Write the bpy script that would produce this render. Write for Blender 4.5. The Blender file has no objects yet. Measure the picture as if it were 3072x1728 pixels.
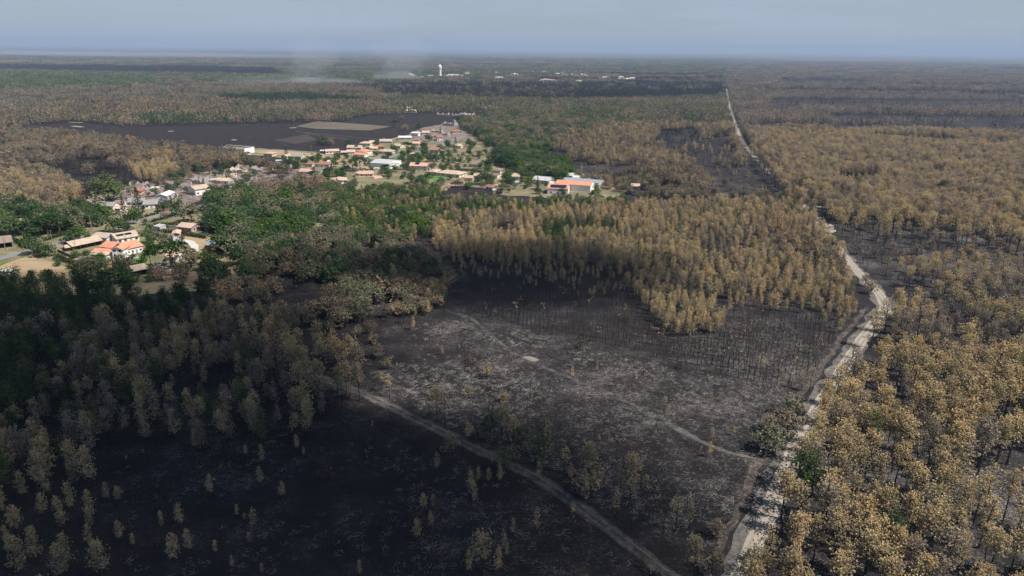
import bpy, math, random
import numpy as np
from mathutils import Matrix, Vector, noise
random.seed(7); rng = np.random.default_rng(11)
sc = bpy.context.scene
R = math.radians

# ------------------------------------------------------------------ camera
CAM_H = 110.0
HFOV = R(72.0)
PITCH = R(18.72)
ROLL = R(0.58)
cam_d = bpy.data.cameras.new("camera"); cam = bpy.data.objects.new("camera", cam_d); sc.collection.objects.link(cam)
cam_d.angle = HFOV; cam_d.clip_start = 0.5; cam_d.clip_end = 90000
CM = Matrix.Rotation(R(90) - PITCH, 3, 'X') @ Matrix.Rotation(ROLL, 3, 'Z')
cam.matrix_world = Matrix.Translation((0, 0, CAM_H)) @ CM.to_4x4()
sc.camera = cam

# ------------------------------------------------------------------ light
SUN_EL = R(55); SHADOW_DIR = (-0.93, 0.36)            # shadows fall to the left and a little away
sun_d = bpy.data.lights.new("sun", 'SUN'); sun = bpy.data.objects.new("sun", sun_d); sc.collection.objects.link(sun)
sun_d.energy = 5.0; sun_d.angle = R(0.53); sun_d.color = (1.0, 0.95, 0.88)
_sv = Vector((-SHADOW_DIR[0], -SHADOW_DIR[1], 0)).normalized() * math.cos(SUN_EL) + Vector((0, 0, math.sin(SUN_EL)))
sun.rotation_euler = _sv.to_track_quat('Z', 'Y').to_euler()
w = bpy.data.worlds.new("World"); sc.world = w; w.use_nodes = True
nt = w.node_tree; bg = nt.nodes["Background"]
sky = nt.nodes.new("ShaderNodeTexSky"); sky.sky_type = 'NISHITA'; sky.sun_disc = False
sky.sun_elevation = SUN_EL; sky.sun_rotation = math.atan2(_sv.x, _sv.y); sky.altitude = 100
sky.air_density = 1.0; sky.dust_density = 0.6; sky.ozone_density = 4.0
wt = nt.nodes.new("ShaderNodeTexCoord"); wm = nt.nodes.new("ShaderNodeMapping"); wm.inputs['Scale'].default_value = (1.0, 1.0, 9)
wn = nt.nodes.new("ShaderNodeTexNoise"); wn.inputs['Scale'].default_value = 2.4; wn.inputs['Detail'].default_value = 6; wn.inputs['Roughness'].default_value = .55
wr = nt.nodes.new("ShaderNodeMapRange"); wr.inputs[1].default_value = .42; wr.inputs[2].default_value = .75; wr.inputs[3].default_value = .50; wr.inputs[4].default_value = 1.0
wx = nt.nodes.new("ShaderNodeMix"); wx.data_type = 'RGBA'; wx.inputs[7].default_value = (6.3, 7.45, 9.3, 1)
nt.links.new(wt.outputs['Generated'], wm.inputs[0]); nt.links.new(wm.outputs[0], wn.inputs[0]); nt.links.new(wn.outputs[0], wr.inputs[0])
wsx = nt.nodes.new("ShaderNodeSeparateXYZ"); nt.links.new(wt.outputs['Generated'], wsx.inputs[0])
wv_ = nt.nodes.new("ShaderNodeMapRange"); wv_.inputs[1].default_value = .10; wv_.inputs[2].default_value = .45; wv_.inputs[3].default_value = 1; wv_.inputs[4].default_value = .10; nt.links.new(wsx.outputs[2], wv_.inputs[0])
wmu = nt.nodes.new("ShaderNodeMath"); wmu.operation = 'MULTIPLY'; nt.links.new(wr.outputs[0], wmu.inputs[0]); nt.links.new(wv_.outputs[0], wmu.inputs[1]); nt.links.new(wmu.outputs[0], wx.inputs[0]); nt.links.new(sky.outputs[0], wx.inputs[6]); nt.links.new(wx.outputs[2], bg.inputs[0])
bg.inputs[1].default_value = 0.05
sc.view_settings.view_transform = 'Standard'; sc.view_settings.look = 'None'; sc.view_settings.gamma = 1; sc.view_settings.exposure = 0.55
sc.cycles.max_bounces = 5; sc.cycles.diffuse_bounces = 2; sc.cycles.transmission_bounces = 2; sc.cycles.volume_bounces = 0
sc.cycles.transparent_max_bounces = 8; sc.cycles.use_denoising = True; sc.cycles.caustics_reflective = False

# ------------------------------------------------------------------ projection helpers (photo pixels 3072x1728)
F = 1536 / math.tan(HFOV / 2)
CMn = np.array(CM)
def G(px, py, z=0.0):
    d = CM @ Vector(((px - 1536) / F, -(py - 864) / F, -1.0))
    t = (z - CAM_H) / min(d.z, -0.0035)
    return (d.x * t, d.y * t)
def V(x, y, z=0.0):            # from a 2576-wide view of the photo
    return G(x * 1.19255, y * 1.19255, z)
def proj(xyz):                 # world (n,3) -> view pixels (n,2), depth
    p = (np.asarray(xyz, float) - np.array([0, 0, CAM_H])) @ CMn
    dep = -p[:, 2]
    return np.stack([(1536 + F * p[:, 0] / dep) / 1.19255, (864 - F * p[:, 1] / dep) / 1.19255], 1), dep
CROP = {1: (0, 560, .16304), 2: (200, 520, .16304), 3: (200, 680, .20186), 4: (560, 420, .16304), 5: (900, 380, .16304),
        6: (1200, 430, .16304), 7: (1500, 480, .16304), 8: (1150, 300, .16304), 9: (0, 500, .3882), 10: (900, 100, .3882), 11: (1900, 100, .4555)}
def K(k, x, y, z=0.0):
    a, b, s = CROP[k]
    return G(a + x * s, b + y * s, z)
def inpoly(P, poly):
    x, y = P[:, 0], P[:, 1]; n = len(poly); ins = np.zeros(len(P), bool); j = n - 1
    for i in range(n):
        xi, yi = poly[i]; xj, yj = poly[j]
        c = ((yi > y) != (yj > y)) & (x < (xj - xi) * (y - yi) / ((yj - yi) or 1e-9) + xi)
        ins ^= c; j = i
    return ins

# ------------------------------------------------------------------ materials
MATS = {}
def mat(name, build, rough=0.9):
    if name in MATS: return MATS[name]
    m = bpy.data.materials.new(name); m.use_nodes = True; t = m.node_tree; t.nodes.clear()
    out = t.nodes.new("ShaderNodeOutputMaterial")
    t.links.new(build(t), out.inputs[0]); MATS[name] = m; return m
def nd(t, k, **kw):
    n = t.nodes.new(k)
    for a, v in kw.items(): setattr(n, a, v)
    return n
def ramp(t, fac, stops):
    r = nd(t, "ShaderNodeValToRGB"); e = r.color_ramp.elements
    while len(e) < len(stops): e.new(0.5)
    for i, (p, c) in enumerate(stops): e[i].position = p; e[i].color = (*c, 1)
    t.links.new(fac, r.inputs[0]); return r.outputs[0]
def coords(t, scale=(1, 1, 1), rot=0.0, obj=False):
    if obj: s = nd(t, "ShaderNodeTexCoord").outputs['Object']
    else: s = nd(t, "ShaderNodeNewGeometry").outputs['Position']
    m = nd(t, "ShaderNodeMapping"); m.inputs['Scale'].default_value = scale; m.inputs['Rotation'].default_value = (0, 0, rot)
    t.links.new(s, m.inputs[0]); return m.outputs[0]
def noi(t, vec, scale, detail=4, rough=.55, dist=0.0):
    n = nd(t, "ShaderNodeTexNoise"); n.inputs['Scale'].default_value = scale; n.inputs['Detail'].default_value = detail
    n.inputs['Roughness'].default_value = rough; n.inputs['Distortion'].default_value = dist
    t.links.new(vec, n.inputs[0]); return n.outputs[0]
def mix(t, f, a, b, mode='MIX'):
    m = nd(t, "ShaderNodeMix", data_type='RGBA', blend_type=mode)
    for s, v in ((0, f), (6, a), (7, b)):
        if hasattr(v, 'links'): t.links.new(v, m.inputs[s])
        elif isinstance(v, (int, float)): m.inputs[s].default_value = v
        else: m.inputs[s].default_value = (*v, 1)
    return m.outputs[2]
def mrange(t, v, a, b, c=0, d=1):
    m = nd(t, "ShaderNodeMapRange"); t.links.new(v, m.inputs[0])
    for i, x in enumerate((a, b, c, d)): m.inputs[i + 1].default_value = x
    return m.outputs[0]
def math_(t, op, a, b):
    m = nd(t, "ShaderNodeMath", operation=op)
    for i, v in enumerate((a, b)):
        if hasattr(v, 'links'): t.links.new(v, m.inputs[i])
        else: m.inputs[i].default_value = v
    return m.outputs[0]
def principled(t, col, rough=.9, bump=None, strength=.3, dist=.1, metal=0, spec=.2):
    p = nd(t, "ShaderNodeBsdfPrincipled"); p.inputs['Roughness'].default_value = rough; p.inputs['Metallic'].default_value = metal
    p.inputs['Specular IOR Level'].default_value = spec
    if hasattr(col, 'links'): t.links.new(col, p.inputs['Base Color'])
    else: p.inputs['Base Color'].default_value = (*col, 1)
    if bump is not None:
        b = nd(t, "ShaderNodeBump"); b.inputs['Strength'].default_value = strength; b.inputs['Distance'].default_value = dist
        t.links.new(bump, b.inputs['Height']); t.links.new(b.outputs[0], p.inputs['Normal'])
    return p.outputs[0]

def m_leaf(name, stops, trans=.25, tip=None, k=.9):
    def b(t):
        oi = nd(t, "ShaderNodeObjectInfo")
        big = noi(t, coords(t, (.012, .012, .012)), 1.0, 3)
        fac = math_(t, 'ADD', math_(t, 'MULTIPLY', oi.outputs['Random'], .60), math_(t, 'MULTIPLY', mrange(t, big, .3, .7), .45))
        c = ramp(t, fac, stops)
        n = noi(t, coords(t, (.8, .8, .8)), 1.0, 2)
        c = mix(t, mrange(t, n, .35, .65, 0, 1), mix(t, 1, c, (.48, .52, .54), 'MULTIPLY'), mix(t, 1, c, (1.3, 1.27, 1.2), 'MULTIPLY'))
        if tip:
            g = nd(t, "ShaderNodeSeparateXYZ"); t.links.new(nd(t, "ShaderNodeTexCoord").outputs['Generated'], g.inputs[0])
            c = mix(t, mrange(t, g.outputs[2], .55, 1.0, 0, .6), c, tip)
        d = nd(t, "ShaderNodeBsdfDiffuse"); tr = nd(t, "ShaderNodeBsdfTranslucent"); mx = nd(t, "ShaderNodeMixShader"); mx.inputs[0].default_value = trans
        t.links.new(c, d.inputs[0]); t.links.new(c, tr.inputs[0]); t.links.new(d.outputs[0], mx.inputs[1]); t.links.new(tr.outputs[0], mx.inputs[2])
        return mx.outputs[0]
    return mat(name, b)
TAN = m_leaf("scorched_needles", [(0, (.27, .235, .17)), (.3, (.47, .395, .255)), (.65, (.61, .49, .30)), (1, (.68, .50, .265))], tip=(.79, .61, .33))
TANG = m_leaf("half_scorched_needles", [(0, (.07, .13, .05)), (.5, (.16, .20, .08)), (1, (.36, .31, .15))])
GPINE = m_leaf("green_needles", [(0, (.035, .075, .035)), (.5, (.06, .115, .045)), (1, (.11, .16, .06))])
YGREEN = m_leaf("fresh_leaves", [(0, (.07, .145, .035)), (.5, (.12, .21, .045)), (1, (.19, .25, .06))], trans=.35)
LEAF = m_leaf("green_leaves", [(0, (.05, .10, .045)), (.5, (.10, .165, .07)), (1, (.19, .235, .095))], trans=.3)
GREYLEAF = m_leaf("olive_leaves", [(0, (.10, .12, .08)), (.5, (.15, .17, .11)), (1, (.20, .22, .15))])
BROWNLEAF = m_leaf("scorched_leaves", [(0, (.11, .095, .08)), (.35, (.24, .20, .155)), (.65, (.35, .28, .19)), (1, (.46, .31, .18))])
OLIVELEAF = m_leaf("dusty_leaves", [(0, (.12, .14, .09)), (.5, (.21, .215, .135)), (1, (.33, .30, .19))])
CHARTWIG = m_leaf("charred_twigs", [(0, (.022, .020, .022)), (.6, (.05, .043, .042)), (1, (.10, .08, .065))], trans=0)
DARKPINE = m_leaf("dark_needles", [(0, (.018, .03, .022)), (1, (.035, .05, .032))])
YELLOW = m_leaf("yellow_leaves", [(0, (.32, .24, .05)), (1, (.42, .30, .06))])
HEDGE = m_leaf("hedge_leaves", [(0, (.025, .06, .022)), (1, (.05, .10, .03))])
HEDGEB = m_leaf("dry_hedge_leaves", [(0, (.075, .075, .03)), (1, (.12, .11, .04))])
BARK = mat("bark", lambda t: principled(t, ramp(t, noi(t, coords(t, (3, 3, .6)), 1), [(.3, (.012, .011, .012)), (.7, (.045, .038, .033))]), .95))
BARKG = mat("brown_bark", lambda t: principled(t, ramp(t, noi(t, coords(t, (3, 3, .6)), 1), [(.3, (.05, .038, .028)), (.7, (.13, .10, .075))]), .95))
TWIG = mat("ash_twig", lambda t: principled(t, (.28, .26, .24), .95))

ASHY = [((1840, 1010), 62, .10), ((1650, 960), 45, .06), ((1250, 880), 48, .055), ((2350, 600), 90, .12), ((2500, 640), 60, .08), ((2520, 1250), 30, .13), ((1480, 425), 70, .07), ((1850, 470), 80, .07), ((1850, 1250), 40, .03), ((850, 720), 40, .05), ((700, 715), 25, .04)]
def m_char(name, lo=.006, hi=.024, ash=.67, warm=1.12, ashcol=(.36, .33, .31)):
    def b(t):
        P1 = coords(t); big = noi(t, P1, .013, 5, .62); mid = noi(t, P1, .09, 7, .72)
        fine = noi(t, coords(t, (1.0, 1.35, 1), .35), .85, 10, .80, .6)
        foc = None
        for (p, R_, am) in ASHY:
            q = V(*p); dn = nd(t, "ShaderNodeVectorMath", operation='DISTANCE'); t.links.new(P1, dn.inputs[0]); dn.inputs[1].default_value = (q[0], q[1], 0)
            m1 = mrange(t, dn.outputs['Value'], R_ * .25, R_ * 1.5, am * .50, 0); foc = m1 if foc is None else math_(t, 'MAXIMUM', foc, m1)
        c = ramp(t, math_(t, 'ADD', mid, math_(t, 'MULTIPLY', foc, .8)), [(.30, (lo * 1.15, lo * 1.02, lo * .98)), (.52, (hi * .55 * warm, hi * .52, hi * .53)), (.78, (hi * 1.7 * warm, hi * 1.55, hi * 1.5)), (1, (hi * 4, hi * 3.7, hi * 3.5))])
        fl = math_(t, 'ADD', math_(t, 'ADD', math_(t, 'MULTIPLY', fine, .62), math_(t, 'MULTIPLY', big, .30)), math_(t, 'ADD', math_(t, 'MULTIPLY', mid, .22), foc))
        ln = noi(t, coords(t, (1, 1.3, 1), .35), .62, 4, .7, 1.2); ab = math_(t, 'ABSOLUTE', math_(t, 'SUBTRACT', ln, .5), 0)
        line = mrange(t, ab, .006, .028, 1, 0); pm_ = mrange(t, fl, ash - .09, ash + .03, 0, 1)
        c = mix(t, math_(t, 'MULTIPLY', math_(t, 'MULTIPLY', line, pm_), .85), c, ashcol)
        c = mix(t, mrange(t, fl, ash + .01, ash + .12, 0, .6), c, ashcol)
        return principled(t, c, .95, fine, .5, .4)
    return mat(name, b)
CHAR = m_char("burnt_ground")
CHARF = m_char("burnt_field_soil", .010, .030, .86, 1.22, (.10, .085, .07))
PALEFLOOR = CHAR
def m_soil(name, a, bb, c2, sc1=.05, stretch=(1, 1, 1), rot=0, strength=.3):
    def b(t):
        n = noi(t, coords(t, stretch, rot), sc1, 8, .7); f = noi(t, coords(t, stretch, rot), .9, 5, .7)
        fac = math_(t, 'ADD', math_(t, 'MULTIPLY', n, .65), math_(t, 'MULTIPLY', f, .35))
        return principled(t, ramp(t, fac, [(.34, a), (.5, bb), (.66, c2)]), .95, f, strength, .2)
    return mat(name, b)
SAND = m_soil("sand", (.21, .18, .145), (.29, .25, .205), (.38, .33, .27), .25)
SANDD = m_soil("dull_sand", (.014, .013, .013), (.055, .05, .045), (.15, .13, .115), .35)
REDSOIL = m_soil("red_soil", (.018, .016, .016), (.06, .048, .042), (.20, .15, .12), .25)
DITCH = m_soil("ditch_soil", (.008, .008, .009), (.018, .017, .018), (.05, .045, .04), .3)
STRAW = m_soil("dry_grass", (.20, .145, .085), (.30, .225, .135), (.40, .31, .19), .03, (1, 6, 1), .5)
LAWN = m_soil("garden_ground", (.05, .07, .03), (.17, .15, .085), (.33, .265, .18), .05)
GREEN = m_soil("green_lawn", (.06, .12, .03), (.09, .17, .04), (.12, .20, .05), .08)
PINKASH = m_soil("ashy_ground", (.05, .04, .035), (.16, .125, .105), (.36, .295, .25), .16)
PLOUGH = m_soil("ploughed_soil", (.022, .018, .017), (.045, .037, .032), (.11, .09, .072), .04, (.4, 6, 1), -.2)
ASPHALT = m_soil("asphalt", (.15, .145, .14), (.19, .185, .18), (.24, .23, .22), .3)
CONC = m_soil("concrete", (.40, .385, .36), (.48, .46, .43), (.56, .54, .50), .3)
WOODF = m_soil("forest_floor", (.02, .02, .015), (.05, .045, .03), (.10, .08, .055), .05)

def m_plain(name, col, var=.12, rough=.85, scale=.8, spec=.2):
    return mat(name, lambda t: principled(t, mix(t, noi(t, coords(t), scale, 4), tuple(c * (1 - var) for c in col), tuple(min(1, c * (1 + var)) for c in col)), rough, spec=spec))
def m_roof(name, col):
    def b(t):
        u = coords(t, (1, 1, 1), 0, True)
        wv = nd(t, "ShaderNodeTexWave", wave_type='BANDS', bands_direction='X'); wv.inputs['Scale'].default_value = 1.1; wv.inputs['Distortion'].default_value = .6
        t.links.new(u, wv.inputs[0])
        n = noi(t, u, .5, 5, .65); f = noi(t, u, 3.0, 2)
        c = mix(t, mrange(t, n, .3, .7), tuple(x * .72 for x in col), tuple(min(1, x * 1.18) for x in col))
        c = mix(t, mrange(t, f, .4, .7, 0, .3), c, tuple(x * .5 for x in col))
        return principled(t, c, .8, wv.outputs[1], .4, .05)
    return mat(name, b)
RC = {'beige': (.47, .37, .28), 'pink': (.52, .38, .31), 'salmon': (.54, .34, .25), 'orange': (.60, .27, .17), 'red': (.32, .15, .11), 'rust': (.30, .17, .12),
      'grey': (.30, .28, .26), 'lgrey': (.46, .46, .45), 'brown': (.25, .19, .15), 'peach': (.57, .42, .30), 'dark': (.10, .09, .085), 'bluegrey': (.27, .30, .33), 'white': (.62, .60, .57)}
def roofm(k): return m_roof("roof_" + k, RC[k])
WC = {'white': (.72, .70, .67), 'cream': (.62, .55, .45), 'grey': (.42, .41, .40), 'mauve': (.38, .31, .28), 'red': (.30, .055, .05), 'wood': (.13, .09, .065), 'dark': (.05, .045, .045),
      'blue': (.52, .56, .62), 'pink': (.58, .42, .35), 'ruin': (.34, .305, .28), 'ruinp': (.42, .32, .275), 'char': (.07, .065, .065)}
def wallm(k): return m_plain("wall_" + k, WC[k], .16, .9, .6)
GLASS = mat("window_glass", lambda t: principled(t, (.03, .035, .04), .15, spec=.5))
DOORM = m_plain("door_paint", (.30, .27, .24)); WHITEM = m_plain("white_paint", (.74, .73, .71), .05)
SOLAR = mat("solar_glass", lambda t: principled(t, (.012, .014, .035), .2, spec=.5))
METAL = m_plain("metal", (.35, .35, .35)); TERR = m_plain("terrace", (.55, .54, .52), .08); POOLM = mat("pool_water", lambda t: principled(t, (.12, .42, .48), .1, spec=.5))
POLEM = m_plain("pole_wood", (.24, .20, .17)); TOWERM = m_plain("tower_concrete", (.74, .71, .66), .06)
def m_vol(name, col, dens, aniso=0.0, emis=None):
    m = bpy.data.materials.new(name); m.use_nodes = True; t = m.node_tree; t.nodes.clear(); o = nd(t, "ShaderNodeOutputMaterial")
    v = nd(t, "ShaderNodeVolumePrincipled"); v.inputs['Color'].default_value = (*col, 1); v.inputs['Density'].default_value = dens; v.inputs['Anisotropy'].default_value = aniso
    t.links.new(v.outputs[0], o.inputs['Volume']); return m

# ------------------------------------------------------------------ mesh helpers
def link(name, me, parent=None, loc=None):
    o = bpy.data.objects.new(name, me); sc.collection.objects.link(o)
    if parent is not None: o.parent = parent
    if loc is not None: o.location = loc
    return o
class MB:
    def __init__(s): s.v = []; s.f = []; s.m = []
    def add(s, vs, fs, mi=0):
        n = len(s.v); s.v += [tuple(p) for p in vs]; s.f += [tuple(i + n for i in f) for f in fs]; s.m += [mi] * len(fs)
    def box(s, x0, x1, y0, y1, z0, z1, mi=0, M=None):
        vs = [(x, y, z) for z in (z0, z1) for y in (y0, y1) for x in (x0, x1)]
        if M is not None: vs = [tuple(M @ Vector(p)) for p in vs]
        s.add(vs, [(0, 2, 3, 1), (4, 5, 7, 6), (0, 1, 5, 4), (2, 6, 7, 3), (0, 4, 6, 2), (1, 3, 7, 5)], mi)
    def tube(s, pts, rads, n=6, mi=0):
        vs = []; fs = []
        for k, (p, r) in enumerate(zip(pts, rads)):
            p = Vector(p); d = (Vector(pts[min(k + 1, len(pts) - 1)]) - Vector(pts[max(k - 1, 0)])).normalized()
            a = d.cross(Vector((0.1, 1, 0.05))).normalized(); b = d.cross(a)
            for i in range(n):
                an = 2 * math.pi * i / n; vs.append(p + (a * math.cos(an) + b * math.sin(an)) * r)
        for k in range(len(pts) - 1):
            for i in range(n):
                j = (i + 1) % n; fs.append((k * n + i, k * n + j, (k + 1) * n + j, (k + 1) * n + i))
        fs.append(tuple(range(n))[::-1]); fs.append(tuple(range((len(pts) - 1) * n, len(pts) * n)))
        s.add(vs, fs, mi)
    def mesh(s, name, mats):
        me = bpy.data.meshes.new(name); me.from_pydata(s.v, [], s.f)
        for m in mats: me.materials.append(m)
        if len(mats) > 1: me.polygons.foreach_set('material_index', s.m)
        me.update(); return me
def tag(o, label=None, cat=None, group=None, kind=None):
    if label: o['label'] = label
    if cat: o['category'] = cat
    if group: o['group'] = group
    if kind: o['kind'] = kind
    return o
def empty(name, loc=(0, 0, 0), rz=0):
    o = bpy.data.objects.new(name, None); sc.collection.objects.link(o); o.location = loc; o.rotation_euler = (0, 0, rz); o.empty_display_size = .5
    return o

# ------------------------------------------------------------------ ground and sheets
def sheet(name, pts, m, z, rough=0.0, kind='structure', seg=4.0):
    """a ground patch with a ragged outline"""
    out = []; n = len(pts)
    for i in range(n):
        a = np.array(pts[i]); b = np.array(pts[(i + 1) % n]); L = np.linalg.norm(b - a); k = max(1, min(60, int(L / seg))) if rough else 1
        for j in range(k):
            p = a + (b - a) * j / k
            if rough: p = p + rough * np.array(noise.noise_vector(Vector((p[0] * .09, p[1] * .09, 3.1))))[:2] + rough * .4 * np.array(noise.noise_vector(Vector((p[0] * .4, p[1] * .4, 7))))[:2]
            out.append((p[0], p[1], z))
    me = bpy.data.meshes.new(name); me.from_pydata(out, [], [tuple(range(len(out)))]); me.materials.append(m)
    import bmesh
    bm = bmesh.new(); bm.from_mesh(me); bmesh.ops.triangulate(bm, faces=bm.faces, ngon_method='EAR_CLIP'); bmesh.ops.recalc_face_normals(bm, faces=bm.faces)
    for f in bm.faces:
        if f.normal.z < 0: f.normal_flip()
    bm.to_mesh(me); bm.free()
    return tag(link(name, me), kind=kind)
def densify(pts, step):
    out = [np.array(pts[0], float)]
    for a, b in zip(pts[:-1], pts[1:]):
        a = np.array(a, float); b = np.array(b, float); k = max(1, int(np.linalg.norm(b - a) / step))
        out += [a + (b - a) * (j + 1) / k for j in range(k)]
    return out
def smooth(pts, it=2):
    for _ in range(it):
        q = [pts[0]]
        for a, b in zip(pts[:-1], pts[1:]):
            a = np.array(a, float); b = np.array(b, float); q += [a * .75 + b * .25, a * .25 + b * .75]
        q.append(pts[-1]); pts = q
    return pts
def ribbon(name, pts, width, m, z, rough=.4, off=0.0, kind='structure', step=3.0, wob=.06):
    P = densify(pts, step); L = []; Rr = []
    for i, p in enumerate(P):
        d = P[min(i + 1, len(P) - 1)] - P[max(i - 1, 0)]; d = d / (np.linalg.norm(d) + 1e-9); nrm = np.array([-d[1], d[0]])
        a = noise.noise(Vector((p[0] * .13, p[1] * .13, 1))) + .5 * noise.noise(Vector((p[0] * .5, p[1] * .5, 4))); b = noise.noise(Vector((p[0] * .13, p[1] * .13, 9))) + .5 * noise.noise(Vector((p[0] * .5, p[1] * .5, 14)))
        c = p + nrm * off
        L.append(c + nrm * (width / 2 + rough * a * 2)); Rr.append(c - nrm * (width / 2 + rough * b * 2))
    n = len(P); vs = [(q[0], q[1], z) for q in L] + [(q[0], q[1], z) for q in Rr]
    me = bpy.data.meshes.new(name); me.from_pydata(vs, [], [(n + i, n + i + 1, i + 1, i) for i in range(n - 1)]); me.materials.append(m)
    return tag(link(name, me), kind=kind)

me = bpy.data.meshes.new("ground"); gs = 60000
me.from_pydata([(-gs, -3000, 0), (gs, -3000, 0), (gs, gs, 0), (-gs, gs, 0)], [], [(0, 1, 2, 3)]); me.materials.append(CHAR)
tag(link("ground", me), kind='structure')

vl = lambda *a: [V(x, y) for x, y in a]
kl = lambda k, *a: [K(k, x, y) for x, y in a]
# wide patches
sheet("burnt_field", vl((-30, 318), (180, 292), (420, 312), (560, 318), (740, 310), (850, 300), (960, 275), (1100, 270), (1290, 270), (1300, 330), (1080, 400), (560, 376), (330, 352), (100, 322)), CHARF, .004, 6, seg=12)
sheet("garden_ground", vl((-80, 720), (-60, 560), (150, 520), (300, 500), (450, 520), (560, 535), (700, 560), (820, 540), (960, 590), (830, 570), (640, 660), (600, 720), (330, 745)), LAWN, .008, 3)
sheet("village_ground", vl((560, 368), (860, 385), (1000, 345), (1210, 330), (1300, 400), (1480, 440), (1580, 475), (1560, 500), (1480, 505), (1120, 480), (1000, 490), (830, 560), (640, 520), (700, 430)), LAWN, .008, 3)
sheet("ashy_ground", vl((190, 525), (310, 470), (460, 440), (600, 420), (790, 415), (820, 450), (700, 500), (560, 480), (470, 520), (330, 520)), PINKASH, .012, 3)
sheet("ashy_plot", vl((1000, 350), (1060, 322), (1180, 300), (1260, 318), (1230, 345), (1120, 360)), PINKASH, .012, 3)
sheet("burnt_meadow", kl(4, (880, 290), (1300, 300), (2060, 395), (2060, 520), (1600, 540), (1220, 480), (760, 440)), CHARF, .016, 1)
sheet("harvested_field", kl(9, (-60, 790), (90, 720), (240, 685), (420, 740), (640, 830), (640, 990), (0, 990), (-60, 900)), STRAW, .012, .8)
sheet("verge", kl(9, (-60, 760), (60, 735), (205, 690), (240, 690), (90, 725), (-60, 800)), GREEN, .016, .5)
sheet("dry_meadow", kl(4, (1180, 212), (1560, 186), (2000, 215), (2560, 290), (3300, 380), (3370, 400), (3330, 520), (3050, 505), (2700, 480), (2480, 420), (2250, 345), (1900, 300), (1500, 262)), STRAW, .012, .8)
sheet("dry_meadow", kl(9, (1380, 540), (1800, 545), (1780, 640), (1540, 660), (1480, 620)), STRAW, .012, .5)
sheet("dry_yard", kl(9, (1180, 770), (1540, 790), (1780, 700), (1800, 860), (1600, 920), (1160, 860)), m_soil("bare_soil", (.12, .075, .05), (.20, .135, .09), (.28, .20, .14), .06), .012, .8)
sheet("burnt_plot", kl(6, (860, 790), (1170, 780), (1550, 835), (1870, 880), (1830, 1030), (1500, 1060), (1100, 1010), (860, 900)), CHARF, .014, 1)
sheet("green_lawn", kl(6, (330, 600), (500, 560), (640, 600), (890, 625), (800, 690), (640, 690), (420, 660)), GREEN, .012, .5)
sheet("green_lawn", kl(6, (1140, 520), (1350, 540), (1330, 590), (1140, 590)), GREEN, .012, .5)
sheet("green_lawn", kl(3, (920, 245), (1150, 180), (1150, 215), (960, 270)), GREEN, .012, .3)
sheet("green_lawn", kl(3, (830, 490), (980, 455), (1180, 440), (1180, 560), (960, 560)), GREEN, .012, .3)
sheet("green_lawn", kl(5, (1560, 540), (1840, 480), (1940, 560), (1900, 600), (1620, 570)), GREEN, .012, .3)
sheet("tan_plot", kl(6, (670, 350), (960, 360), (980, 450), (700, 440)), m_soil("bare_soil2", (.16, .11, .075), (.24, .17, .12), (.32, .24, .17), .06), .012, .5)
sheet("tan_plot", kl(6, (440, 260), (640, 290), (620, 330), (450, 370)), STRAW, .013, .5)
sheet("tan_plot", kl(6, (1480, 790), (1880, 730), (1930, 830), (1850, 870)), STRAW, .013, .5)
sheet("ploughed_field", vl((742, 318), (800, 304), (985, 318), (930, 328), (800, 324)), m_soil("stubble", (.04, .036, .028), (.11, .095, .068), (.20, .17, .125), .03, (.3, 5, 1), -.15), .010, 2)
sheet("ploughed_field", vl((690, 352), (770, 338), (800, 352), (740, 362)), PLOUGH, .010, 2)

# roads and tracks (world polylines kept so that nothing grows on them)
LANES = []
def lane(name, pts, width, m, z, rough=.4, keep=True, **k):
    o = ribbon(name, pts, width, m, z, rough, **k)
    if keep: LANES.append((np.array(densify(pts, 6)), width / 2 + 1.0))
    return o
T1 = [V(1858, 1480), V(1905, 1350), V(1965, 1220), V(2010, 1100), V(2085, 985), V(2150, 880), V(2222, 780)]
T2 = [V(2228, 790), V(2222, 745), V(2166, 694), V(2120, 640), V(2062, 560), V(1998, 489), V(1910, 408), V(1861, 351), V(1838, 283), V(1826, 222)]
T1s = smooth(T1); T2s = smooth(T2)
lane("sandy_track_verge", T1s, 8.5, m_soil("sandy_verge", (.05, .045, .042), (.11, .10, .09), (.23, .205, .18), .3), .010, 1.2, keep=False, off=1.2)
lane("sandy_track", T1s, 4.4, SAND, .020, .28)
lane("sandy_track_verge", T2s, 8, MATS["sandy_verge"], .010, 1.6, keep=False)
lane("sandy_track", T2s, 4.8, SAND, .024, .28)
for T_ in (T1s, T2s):
    for of_ in (.95, -.95): lane("wheel_rut", T_, .55, m_soil("sand_rut", (.10, .088, .075), (.21, .185, .155), (.32, .28, .24), .5), .030, .12, keep=False, off=of_)
lane("ditch_bank", T1s, 3.2, REDSOIL, .016, 1.3, off=6.2)
lane("ditch", T1s, 1.3, DITCH, .026, .8, off=5.2)
LANES.append((np.array([np.array(p) for p in densify(T1s, 5)]) + np.array([-5, 2]), 3.5))
T3 = smooth([V(760, 930), V(800, 948), V(900, 985), V(960, 1010), V(1060, 1060), V(1200, 1130), V(1330, 1190), V(1440, 1260), V(1530, 1330), V(1620, 1400), V(1720, 1470)])
lane("grey_track", T3, 4.2, SANDD, .012, .5)
lane("wheel_rut", T3, .7, m_soil('rut_sand', (.035, .03, .027), (.10, .088, .076), (.20, .175, .15), .4), .018, .35, keep=False, off=.9); lane("wheel_rut", T3, .5, MATS['rut_sand'], .018, .35, keep=False, off=-1.0)
T4 = smooth([V(1120, 780), V(1190, 800), V(1240, 850), V(1300, 895), V(1345, 912), V(1420, 945), V(1500, 975), V(1600, 1020), V(1700, 1075), V(1800, 1130), V(1890, 1150), V(1970, 1170)])
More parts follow.
